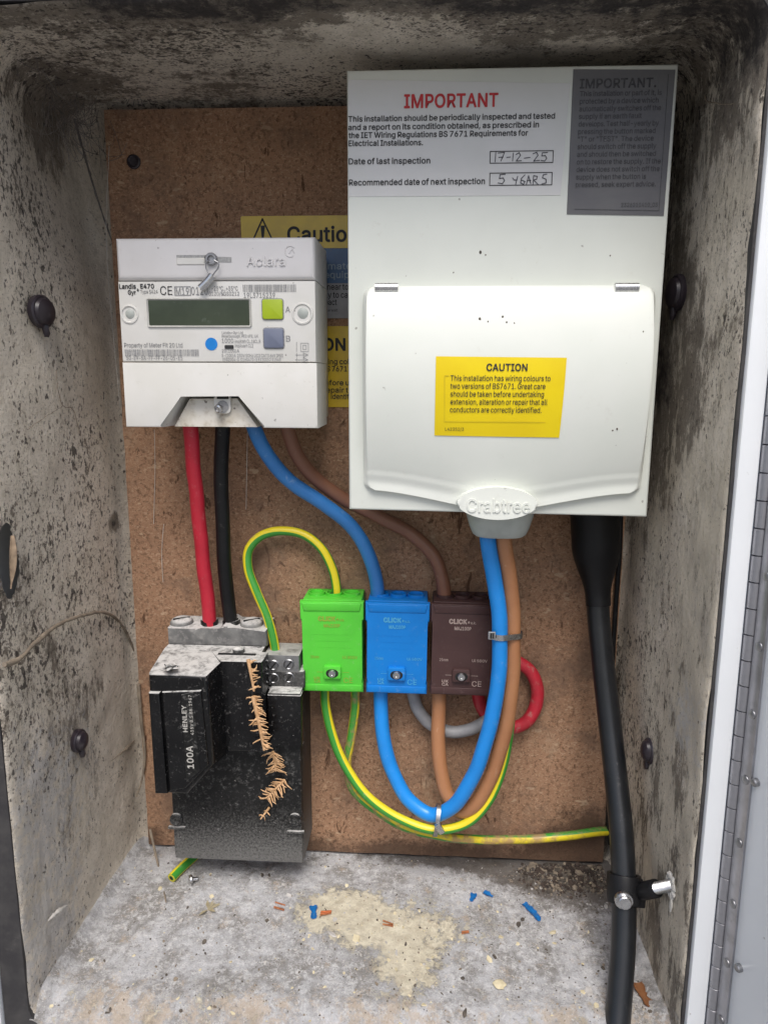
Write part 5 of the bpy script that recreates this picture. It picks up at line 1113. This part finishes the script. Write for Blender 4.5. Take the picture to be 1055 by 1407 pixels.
# ================================================================== CABLES
def cable(label, pts, r, mat, name='cable', n=18, twist=0.0, group=None, step=.0025, cat='cable'):
    S = spline([at(*p) for p in pts], step); sd = Vector((pts[0][0]*.37, pts[-1][0]*.11, 0))
    S = [q+Vector((noise.noise(q*38+sd), noise.noise(q*38-sd)*.5, noise.noise(q*38+sd*2)))*.0007*min(1, 4*min(i, len(S)-1-i)/len(S)) for i, q in enumerate(S)]
    rr = lambda t: r*(1+.03*noise.noise(Vector((t*22, r*1000, pts[0][0]))))
    bm = nb(); tube(bm, S, rr, n, step, twist, raw=True); return tag(obj(name, bm, MT[mat], angle=60), label, cat, group)
cable('red cable running from the meter down to the black cut-out', [(258, 560, -.045), (262, 592, -.045), (266, 640, -.040), (273, 710, -.032), (280, 780, -.026), (286, 830, -.021), (289, 868, -.019)], .0054, 'red_cable')
cable('black cable beside the red one from meter to cut-out', [(306, 560, -.043), (306, 592, -.043), (304, 640, -.038), (305, 700, -.031), (309, 780, -.025), (314, 830, -.021), (318, 866, -.018)], .0054, 'black_cable')
cable('blue cable curving from the meter into the blue connector block', [(340, 560, -.043), (350, 590, -.042), (366, 622, -.038), (400, 662, -.031), (445, 694, -.026), (483, 724, -.022), (507, 764, -.019), (517, 800, -.0175), (519, 826, -.0170)], .0054, 'blue_cable')
cable('dark brown cable curving from the meter into the brown connector block', [(388, 562, -.035), (396, 592, -.034), (407, 622, -.030), (430, 653, -.024), (470, 684, -.018), (520, 710, -.015), (565, 734, -.014), (596, 764, -.015), (608, 800, -.0165), (611, 832, -.0168)], .0054, 'brown_cable')
cable('green and yellow earth cable looping from the cut-out up into the green block', [(380, 912, -.026), (377, 885, -.026), (368, 850, -.024), (352, 812, -.020), (341, 782, -.016), (341, 756, -.013), (355, 738, -.012), (382, 729, -.012), (413, 733, -.013), (440, 752, -.015), (456, 780, -.016), (462, 805, -.0165), (462.5, 828, -.0165)], .0036, 'earth_cable', twist=7)
cable('bright blue cable looping from the blue block up to the consumer unit', [(523, 940, -.020), (523, 965, -.021), (526, 1010, -.024), (538, 1058, -.028), (562, 1100, -.033), (592, 1120, -.038), (622, 1108, -.044), (650, 1066, -.050), (670, 1010, -.054), (682, 950, -.057), (687, 890, -.058), (685, 840, -.058), (678, 790, -.058), (671, 750, -.058), (668, 715, -.058)], .0057, 'bright_blue')
cable('tan brown cable looping from the brown block up to the consumer unit', [(603, 940, -.018), (603, 970, -.019), (602, 1015, -.022), (606, 1060, -.026), (616, 1094, -.030), (633, 1115, -.035), (650, 1108, -.040), (674, 1068, -.044), (692, 1010, -.048), (702, 950, -.051), (705, 890, -.052), (704, 840, -.053), (699, 790, -.055), (693, 750, -.057), (690, 715, -.057)], .0057, 'tan_cable')
cable('green and yellow earth cable from the green block along the bottom of the loop', [(446, 942, -.018), (447, 968, -.019), (456, 1008, -.022), (474, 1052, -.026), (505, 1095, -.032), (548, 1125, -.037), (598, 1140, -.041), (640, 1132, -.042), (672, 1100, -.042), (691, 1050, -.040), (700, 1000, -.037), (702, 950, -.039), (705, 900, -.039), (703, 840, -.041), (699, 780, -.044), (694, 720, -.047)], .0037, 'earth_cable', twist=5)
cable('dirty green and yellow earth cable leading right along the board bottom', [(488, 942, -.016), (488, 970, -.016), (483, 1010, -.015), (477, 1050, -.016), (484, 1082, -.018), (515, 1112, -.022), (560, 1138, -.026), (610, 1150, -.026), (660, 1154, -.020), (720, 1154, -.013), (780, 1149, -.009), (822, 1143, -.005), (846, 1142, .003)], .0036, 'earth_dirty', twist=6)
cable('old grey cable bent behind the brown connector block', [(566, 948, -.006), (574, 975, -.007), (592, 996, -.008), (620, 1006, -.009), (646, 1002, -.010), (668, 990, -.012), (682, 975, -.012), (700, 940, -.010)], .0050, 'grey_cable')
cable('old red cable loop showing right of the tan cable', [(655, 940, -.006), (660, 968, -.007), (676, 990, -.008), (700, 1000, -.009), (720, 994, -.010), (735, 972, -.010), (738, 945, -.010), (728, 922, -.009), (706, 908, -.008), (680, 905, -.006)], .0052, 'old_red')
# heavy armoured cable at the right
bm = nb(); SW = [(818, 690, -.026), (820, 760, -.028), (821, 830, -.032), (827, 900, -.040), (836, 980, -.052), (846, 1070, -.070), (854, 1150, -.088), (857, 1225, -.103), (856, 1300, -.118), (851, 1370, -.132), (846, 1440, -.146), (844, 1480, -.150)]
swp = [at(*p) for p in SW]
tube(bm, swp, .0083, 24, .003)
swa = thing('armoured_cable', swp[-1], 'thick black armoured cable down the right side, from consumer unit to the floor', 'cable')
obj('sheath', bm, MT['swa'], swa)
hs = spline([at(816, 690, -.026), at(818, 735, -.027), at(820, 790, -.029), at(822, 832, -.033)], .002)
bm = nb(); tube(bm, hs, lambda t: .0175 if t < .42 else lerp(.0175, .0090, sm(.42, .93, t)), 28, raw=True); obj('heat_shrink', bm, MT['shrink'], swa)
tag(obj('cable', tube(nb(), [at(853, 700, -.004), at(851, 760, -.004), at(846, 830, -.004), at(842, 900, -.004), at(838, 1000, -.003), at(836, 1130, -.003), at(838, 1160, -.004)], .0019, 10, .004), MT['black_cable']), 'thin black strip standing in for the dark gap at the board edge, behind the armoured cable', 'cable')  # added tube, drawn in place of the dark gap along the board edge
# clamp that holds it to the wall
cl = thing('cable_clamp', at(857, 1240, -.10), 'black cable clamp with bolt fixing the armoured cable to the right wall', 'clamp')
p = at(857, 1221, -.102); q = at(857, 1240, -.106); dirc = (at(857, 1240, -.1065)-at(857, 1203, -.0990)).normalized()
bm = nb(); lathe(bm, [(.0090, -.0090), (.0112, -.0090), (.0114, -.0082), (.0114, .0082), (.0112, .0090), (.0090, .0090)], p, dirc, 28); obj('band', bm, MT['shrink'], cl)
bm = nb(); box(bm, (p.x+.006, p.y-.0085, p.z-.0088), (p.x+.0130, p.y-.0052, p.z+.0078), .001, 2); obj('ear', bm, MT['shrink'], cl)
bm = nb(); box(bm, (p.x+.006, p.y-.0025, p.z-.0088), (p.x+.0125, p.y+.0010, p.z+.0078), .001, 2); obj('ear', bm, MT['shrink'], cl)
c = p+Vector((-.0030, -.0112, -.0005)); bm = nb(); lathe(bm, [(.0062, -.001), (.0062, .0012), (.0058, .0018), (.0048, .0018), (.0047, .0040), (.0040, .0046), (0, .0046)], c, (-.05, -1, .1), 6+14); obj('bolt', bm, MT['steel'], cl)
s0 = p+Vector((.0095, -.004, .0008)); wallp = atx(921, 1217, .1634)
bm = nb(); dv = (wallp-s0).normalized(); Lw = (wallp-s0).length
lathe(bm, [(0, 0), (.0055, 0), (.0058, .001), (.0058, Lw*.55), (.0050, Lw*.58), (0, Lw*.58)], s0, dv, 20); obj('sleeve', bm, MT['shrink'], cl)
prof = [(0, Lw*.55)]
k = Lw*.55
while k < Lw+.004: prof += [(.0034, k), (.0040, k+.0004), (.0034, k+.0008)]; k += .0010
prof.append((0, k)); bm = nb(); lathe(bm, prof, s0, dv, 16); obj('threaded_stud', bm, MT['steel'], cl)
bm = nb()
for k in range(9):
    a = k*2*math.pi/9; blob(bm, wallp+Vector((.0002, .0058*math.cos(a), .0062*math.sin(a))), .0012, .0028, .0026, k, .6, 2)
blob(bm, wallp+Vector((0, -.004, -.011)), .001, .0022, .006, 3, .5); obj('filler', bm, MT['filler'], cl)

# ---------------------------------------------------------------- cable ties
def tie(label, c, axis, rx, tail):
    t = thing('cable_tie', c, label, 'cable tie'); return t
t1_ = thing('cable_tie', at(690, 880, -.06), 'shiny metal tie strapped round the blue and tan cables beside the brown block', 'cable tie')
A_, B_ = at(686, 873, -.058), at(705, 871, -.052); mid = (A_+B_)/2; rr = .0062
loop = []
dx = (B_-A_); L2 = dx.length/2; ux = dx.normalized(); uy = ux.cross(Vector((0, 0, 1))).normalized()
if uy.y > 0: uy = -uy
for k in range(12): a = math.pi/2+math.pi*k/11; loop.append(A_+ux*math.cos(a)*rr+uy*math.sin(a)*rr)
for k in range(12): a = -math.pi/2+math.pi*k/11; loop.append(B_+ux*math.cos(a)*rr+uy*math.sin(a)*rr)
def strap(loop, hw, th, nrm_c):
    bm = nb(); n = len(loop); R4 = []
    for i, p in enumerate(loop):
        o_ = (p-nrm_c(p)).normalized()
        R4.append([bm.verts.new(p+Vector((0, 0, hw))), bm.verts.new(p+Vector((0, 0, hw))+o_*th), bm.verts.new(p+Vector((0, 0, -hw))+o_*th), bm.verts.new(p+Vector((0, 0, -hw)))])
    for i in range(n):
        a, b = R4[i], R4[(i+1) % n]
        for k in range(4): l = (k+1) % 4; bm.faces.new((a[k], a[l], b[l], b[k]))
    bmesh.ops.recalc_face_normals(bm, faces=bm.faces); return bm
obj('strap', strap(loop, .0021, .0008, lambda p: mid), MT['steel'], t1_)
c = at(675, 873, -.0655); bm = nb(); box(bm, (c.x-.0024, c.y-.0012, c.z-.0030), (c.x+.0030, c.y+.0014, c.z+.0030), .0006, 2); hd = obj('buckle', bm, MT['steel'], t1_)
bm = nb(); box(bm, (c.x-.0010, c.y-.0016, c.z-.0020), (c.x+.0004, c.y-.0008, c.z+.0020)); box(bm, (c.x+.0008, c.y-.0016, c.z-.0020), (c.x+.0018, c.y-.0008, c.z+.0020)); obj('buckle_slot', bm, MT['hole_black'], hd)
t2_ = thing('cable_tie', at(603, 1150, -.045), 'metal tie at the bottom of the loop where blue cable meets earth cable', 'cable tie')
cb = at(600, 1127, -.042); loop = []
for k in range(28):
    a = 2*math.pi*k/28; loop.append(Vector((cb.x, cb.y+.0088*math.cos(a), cb.z+.0125*math.sin(a))))
bm = nb(); R4 = []
for p_ in loop:
    o_ = (p_-cb).normalized(); R4.append([bm.verts.new(p_+Vector((s*.0016, 0, 0))+o_*t) for s, t in ((-1, 0), (-1, .0008), (1, .0008), (1, 0))])
for i in range(28):
    a, b = R4[i], R4[(i+1) % 28]
    for k in range(4): l = (k+1) % 4; bm.faces.new((a[k], a[l], b[l], b[k]))
bmesh.ops.rotate(bm, verts=bm.verts, cent=cb, matrix=Matrix.Rotation(.12, 3, 'Y'))
bmesh.ops.recalc_face_normals(bm, faces=bm.faces); obj('strap', bm, MT['steel_dull'], t2_)
c = at(604, 1139, -.053); bm = nb(); box(bm, (c.x-.0024, c.y-.0014, c.z-.0044), (c.x+.0024, c.y+.0014, c.z+.0044), .0007, 2); bmesh.ops.rotate(bm, verts=bm.verts, cent=c, matrix=Matrix.Rotation(-.55, 3, 'Y')); obj('buckle', bm, MT['steel'], t2_)

# ================================================================== DRIED PLANT BITS
def sprig(label, pts, ln, nn, seed, side=(1, 1), name='conifer_sprig', up=.3, spine=.0011):
    rg = random.Random(seed); P = spline([at(*p) for p in pts], .0006); bm = nb()
    tube(bm, P, lambda t: spine*(1-.5*t), 6, raw=True)
    for k in range(nn):
        t = min(.97, (k+.9*rg.random())/nn); i = min(len(P)-2, int(t*(len(P)-1))); d = (P[i+1]-P[i]).normalized(); sd_ = Vector((d.z, 0, -d.x)); sd_ = sd_ if sd_.x < 0 else -sd_
        for s_, wgt in ((-1, side[0]), (1, side[1])):
            if rg.random() > wgt: continue
            L_ = ln*(.55+.5*rg.random()); dv = (sd_*s_+d*rg.gauss(up, .28)+Vector((0, -.5*rg.random(), 0))).normalized()
            a = P[i]; bend = Vector((rg.gauss(0, .0007), -.0005*rg.random(), rg.gauss(0, .0007)))
            tube(bm, [a, a+dv*L_*.35+bend, a+dv*L_*.7+bend*1.2, a+dv*L_+Vector((0, .0005, -.0006*rg.random()))], lambda t: .00010+.00056*math.sin(math.pi*(.22+.72*t)), 6, raw=True, flat=.45)
    return tag(obj(name, bm, MT['dead_leaf'], angle=80), label, 'dried sprig')
sprig('dried brown conifer sprig at the top edge of the black cut-out', [(341, 906, -.0630), (344, 922, -.0645), (349, 950, -.0645)], .0072, 17, 2, (1, .12), up=-.35, spine=.0015)
sprig('longest dried orange conifer sprig hanging down the black cut-out', [(348, 957, -.0640), (354, 985, -.0645), (359, 1010, -.0640), (363, 1031, -.0630)], .0080, 36, 4, (1, .22), up=.15, spine=.0019)
sprig('fan-shaped dried conifer sprig below the cut-out seam', [(375, 1033, -.0500), (377, 1046, -.0490), (379, 1060, -.0475)], .0100, 14, 6, (1, .85), up=.45)
sprig('bushy dried conifer sprig on the lower panel of the cut-out', [(391, 1072, -.0470), (379, 1084, -.0475), (366, 1098, -.0470)], .0090, 16, 9, (1, 1), up=.35)
sprig('tiny curled sprig fragment on the skirt of the cut-out', [(370, 1110, -.0465), (364, 1118, -.0475), (358, 1126, -.0480)], .0040, 3, 12, (.6, .6))
def root(label, pts, r, mat='root', on=None, cat='root', seed=1):
    P = [on(p) if on else at(*p) for p in pts]; S = spline(P, .002); bm = nb()
    S = [s_+Vector((0, noise.noise(s_*300)*.0006, noise.noise(s_*280+Vector((7, 0, 0)))*.0006)) for s_ in S]
    tube(bm, S, lambda t: r*(.75+.4*noise.noise(Vector((t*14, seed, 0))))*(1-.45*t), 8, raw=True); return tag(obj('dried_root', bm, MT[mat], angle=80), label, cat)
lw = lambda X: (lambda p: atx(p[0], p[1], X(p) if callable(X) else X))
wx = lambda p: -.2512+.0072*sm(10, 200, p[0])
root('dry grey root arching across the left wall', [(6, 914), (26, 906), (48, 884), (78, 860), (112, 846), (148, 843), (172, 866), (186, 905), (192, 945)], .0021, on=lw(wx))
tag(obj('dried_root', tube(nb(), [at(190, 940, -.002), at(194, 990, -.004), at(199, 1040, -.003), at(194, 1075, -.004), at(187, 1095, -.006)], lambda t: .0016*(1-.5*t), 7, .003), MT['root']), 'thin dry root hanging between left wall and cut-out', 'root')
root('hair-thin dark root fork on the left wall below the upper plug', [(77, 508), (80, 535), (86, 557), (100, 562), (106, 580), (111, 598)], .00045, on=lw(lambda p: -.2490), seed=3)
root('faint thin root slanting up the left wall', [(38, 590), (62, 573), (86, 558)], .00035, on=lw(lambda p: -.2495), seed=5)
root('dark strand standing in for the gap line down the upper left corner', [(100, 156), (114, 205), (129, 258), (143, 300), (155, 335)], .0013, on=lambda p: at(p[0], p[1], .001), seed=8, mat='web')  # not a root: added tube drawing the dark gap left of the board
tag(obj('dried_root', tube(nb(), [at(206, 1140, -.012), at(214, 1175, -.018), at(221, 1205, -.03), atz(228, 1240, -.405)], lambda t: .0011*(1-.5*t), 7, .003), MT['root']), 'thin dry root on the floor beside the cut-out foot', 'root')
root('thin curled root on the right wall near its top', [(968, 130), (970, 137), (985, 141), (1002, 143), (1010, 140)], .0006, on=lw(lambda p: .1625), seed=11)
# white scrape of fibre on the left wall
tag(obj('fibre_scrap', tube(nb(), [atx(66, 1266, -.2520), atx(78, 1254, -.2515), atx(92, 1244, -.2515)], lambda t: .0016*(.5+abs(noise.noise(Vector((t*9, 2, 0))))*1.5)*math.sin(math.pi*(.08+.84*t)), 8, .0012, flat=.4), MT['filler']), 'white fibre scrap stuck low on the left wall', 'scrap')
tag(obj('fibre_scrap', tube(nb(), [atx(153, 1046, -.2470), atx(170, 1032, -.2465), atx(192, 1010, -.2465)], lambda t: .0012*(.5+abs(noise.noise(Vector((t*9, 6, 0))))*1.5)*math.sin(math.pi*(.08+.84*t)), 8, .0012, flat=.4), MT['root']), 'grey fibre sliver slanting on the left wall beside the cut-out', 'scrap')

# cobweb clump, upper left corner
bm = nb(); rg = random.Random(3); cc_ = Vector((-.246, -.035, .176))
for k in range(170):
    a = cc_+Vector((rg.gauss(0, .010), rg.gauss(0, .024), rg.gauss(0, .012))); d = Vector((rg.gauss(0, .4), rg.gauss(0, .7), rg.gauss(0, .8))).normalized()*rg.uniform(.010, .030)
    a.x = max(a.x, -.2515); b = a+d; b.x = max(b.x, -.2515); m_ = (a+b)/2+Vector((0, rg.gauss(0, .003), -abs(rg.gauss(0, .004))))
    tube(bm, [a, m_, b], rg.uniform(.00007, .00022), 4, .006)
o = obj('cobweb', bm, MT['web']); tag(o, 'dusty cobweb in the upper left corner of the cabinet', 'cobweb', kind='stuff')
bm = nb(); c = at(188, 124, -.006)
for k in range(9):
    a = -math.pi*(.1+.8*k/8); e_ = c+Vector((.014*math.cos(a)*rg.uniform(.7, 1.2), .002, .010*math.sin(a))); tube(bm, [c, (c+e_)/2+Vector((0, 0, .0015)), e_], .00022, 5, .004)
blob(bm, c, .0030, .002, .0022, 5, .4); o = obj('cobweb', bm, MT['web']); tag(o, 'small dark web knot with trailing threads above the board corner', 'cobweb', kind='stuff')
# fine threads hanging over the left of the board
bm = nb()
for pts in ([(212, 590, -.004), (213, 640, -.002), (211, 720, -.002)], [(225, 720, -.002), (222, 760, -.002), (224, 800, -.003)], [(150, 200, -.003), (146, 330, -.005), (165, 560, -.004)], [(340, 590, -.03), (338, 700, -.01)]):
    tube(bm, [at(*p) for p in pts], .00018, 4, .01)
o = obj('cobweb', bm, MT['filler']); tag(o, 'pale web threads hanging in front of the board', 'cobweb', kind='stuff')

# ================================================================== BITS ON THE FLOOR
def fl(px, py, lift=0.0):
    p = atz(px, py, -.409)
    for _ in range(4): p = atz(px, py, floor_z(p.x, p.y))
    return p+Vector((0, 0, lift))
# earth cable offcut
P0, P1 = fl(236, 1213, .0040), fl(258, 1190, .0040); t = thing('cable_offcut', P0, 'short green and yellow cable offcut lying under the cut-out', 'offcut')
bm = nb(); tube(bm, [P0, (P0+P1)/2, P1+Vector((.004, .008, 0))], .0038, 16, .002, 5); bmesh.ops.recalc_face_normals(bm, faces=bm.faces); obj('sheath', bm, MT['earth_cable'], t)
d = (P0-P1).normalized(); bm = nb(); lathe(bm, [(.0036, .0001), (.0024, .0004), (.0022, -.0006), (0, -.0006)], P0, d, 16); obj('cut_end', bm, MT['cut_core'], t)
bm = nb(); lathe(bm, [(.0016, .0004), (0, .0004)], P0, d, 12); obj('bore', bm, MT['hole_black'], t)
c = fl(265, 1214, .0035); t = thing('loose_screw', c, 'small loose bright screw lying beside the earth cable offcut', 'screw')
bm = nb(); lathe(bm, [(.0008, -.0045), (.0016, -.004), (.0016, 0), (.0034, .0006), (.0040, .0016), (.0034, .0028), (0, .0034)], c, (-.8, -.45, .15), 18); obj('head', bm, MT['steel'], t)
def curl(name, label, pts, w, mat, cat, group=None, lift=.0012):
    P = spline([fl(px, py, lift) for px, py in pts], .0012); bm = nb(); A = []
    for i, p_ in enumerate(P):
        d = (P[min(i+1, len(P)-1)]-P[max(0, i-1)]).normalized(); s_ = d.cross(Vector((0, 0, 1))).normalized()
        e = w*(.62+.5*noise.noise(p_*420)+.15*math.sin(math.pi*i/(len(P)-1)))
        A.append([bm.verts.new(p_+s_*e*math.cos(a)+Vector((0, 0, e*.55*(1-math.sin(a))-.0006))) for a in [math.pi*(.0+k/7) for k in range(8)]])
    for a, b in zip(A, A[1:]):
        for k in range(7): bm.faces.new((a[k], a[k+1], b[k+1], b[k]))
    bmesh.ops.solidify(bm, geom=bm.faces[:], thickness=.0006); bmesh.ops.recalc_face_normals(bm, faces=bm.faces)
    return tag(obj(name, bm, MT[mat]), label, cat, group)
g = 'stripped insulation on the floor'
curl('insulation_scrap', 'short blue insulation scrap left on the cream paint patch', [(430, 1246), (431, 1256), (431, 1264)], .0034, 'blue_offcut', 'insulation scrap', g)
curl('insulation_scrap', 'small blue insulation curl, left of the pair in mid floor', [(651, 1229), (650, 1235), (647, 1240)], .0028, 'blue_offcut', 'insulation scrap', g)
curl('insulation_scrap', 'small blue insulation curl, right of the pair in mid floor', [(664, 1227), (671, 1231), (677, 1234)], .0026, 'blue_offcut', 'insulation scrap', g)
curl('insulation_scrap', 'longest blue insulation strip on the floor towards the armoured cable', [(719, 1243), (728, 1252), (735, 1259), (741, 1267)], .0034, 'blue_offcut', 'insulation scrap', g)
curl('insulation_scrap', 'tan insulation shaving on the floor right of the armoured cable', [(875, 1352), (880, 1365), (886, 1375), (893, 1385)], .0042, 'tan_cable', 'insulation scrap', g)
def strands(label, pts, n):
    bm = nb(); rg = random.Random(label)
    for k in range(n):
        o_ = Vector((0, rg.uniform(-.003, .003), .0009+.0009*k/n)); tube(bm, [fl(*pts[0])+o_, fl(*pts[1])+o_*.8+Vector((0, rg.uniform(-.001, .001), 0))], .00055, 7, .003)
    return tag(obj('copper_strand', bm, MT['copper']), label, 'copper strand', 'copper strands on the floor')
strands('copper strands beside the leftmost blue scrap', ((440, 1258), (455, 1256)), 4)
strands('copper strands on the cream paint in mid floor', ((526, 1270), (540, 1273)), 3)
strands('single bright copper strand right of the cream patch', ((634, 1282), (644, 1281)), 2)
strands('copper strands on the dusty floor near the cut-out', ((377, 1246), (391, 1250)), 3)
# little dry leaf
c = fl(286, 1252, .001); bm = nb()
for a, L_ in ((.5, .011), (1.2, .010), (2.0, .008), (-2.3, .008), (-.3, .007)):
    e_ = c+Vector((L_*math.cos(a), L_*math.sin(a)*1.3, .0008)); s_ = Vector((-math.sin(a), math.cos(a), 0))*.0016
    v_ = [bm.verts.new(q) for q in (c, (c+e_)/2+s_+Vector((0, 0, .001)), e_, (c+e_)/2-s_+Vector((0, 0, .0006)))]; bm.faces.new(v_)
bmesh.ops.solidify(bm, geom=bm.faces[:], thickness=.0003); tag(obj('dry_leaf', bm, MT['chip_cream']), 'small dry lobed leaf on the dusty floor in front of the cut-out', 'leaf')
c = fl(686, 1355, .0012); bm = nb(); blob(bm, c, .0042, .0036, .0014, 2, .3, 3); tag(obj('paint_flake', bm, MT['chip_cream']), 'pale oval paint flake alone on the floor near the front', 'paint flake')

# grit, flakes and mulch: too many to count
def scatter(name, label, cat, n, mats, size, dens, seed, zs=.35):
    rg = random.Random(seed); bm = nb(); made = 0
    while made < n:
        x, y = rg.uniform(-.252, .163), rg.uniform(-.150, -.002)
        if rg.random() > dens(x, y): continue
        s = size*rg.lognormvariate(0, .5); z = floor_z(x, y); a = rg.uniform(0, 6.28); el = rg.uniform(.35, 1.0); h = s*zs*rg.uniform(.5, 1.4)
        k = rg.choice((4, 5, 5, 6)); tilt = (rg.uniform(-.5, .5), rg.uniform(-.5, .5))
        base = []; topv = []
        for i in range(k):
            t = a+6.283*i/k+rg.uniform(-.3, .3); rr_ = s*rg.uniform(.7, 1.2); lx, ly = rr_*math.cos(t), rr_*el*math.sin(t); X = x+lx*math.cos(a)-ly*math.sin(a); Y = y+lx*math.sin(a)+ly*math.cos(a)
            dz = lx*tilt[0]*.6+ly*tilt[1]*.6; base.append(bm.verts.new((X, Y, z-h*.3+dz))); topv.append(bm.verts.new((x+(X-x)*.8, y+(Y-y)*.8, z+h+dz)))
        mi = rg.randrange(len(mats)); f_ = bm.faces.new(topv); f_.material_index = mi
        for i in range(k): q_ = bm.faces.new((base[i], base[(i+1) % k], topv[(i+1) % k], topv[i])); q_.material_index = mi
        made += 1
    bmesh.ops.recalc_face_normals(bm, faces=bm.faces)
    return tag(obj(name, bm, [MT[m] for m in mats], smooth=False), label, cat, kind='stuff')
scatter('grit', 'fine grit and dust crumbs strewn over the cabinet floor', 'grit', 1900, ['chip_pale', 'chip_dark', 'chip_pale', 'chip_dark', 'root'], .00055, lambda x, y: .35+.65*max(0, min(1, (x+.1)*3)), 1)
scatter('paint_flakes', 'cream paint flakes scattered over the cabinet floor', 'paint flakes', 200, ['chip_cream', 'chip_cream', 'chip_pale'], .0013, lambda x, y: .15+.85*max(0, 1-math.hypot((x-.01)/.10, (y+.09)/.06))+.4*sm(-.11, -.15, y), 2, .25)
scatter('mulch', 'dark crumbly mulch heaped in the rear right corner', 'mulch', 2200, ['mulch', 'mulch', 'chip_dark', 'root'], .0009, lambda x, y: max(0, 1-math.hypot((x-.125)/.05, (y+.012)/.03)), 3, .7)
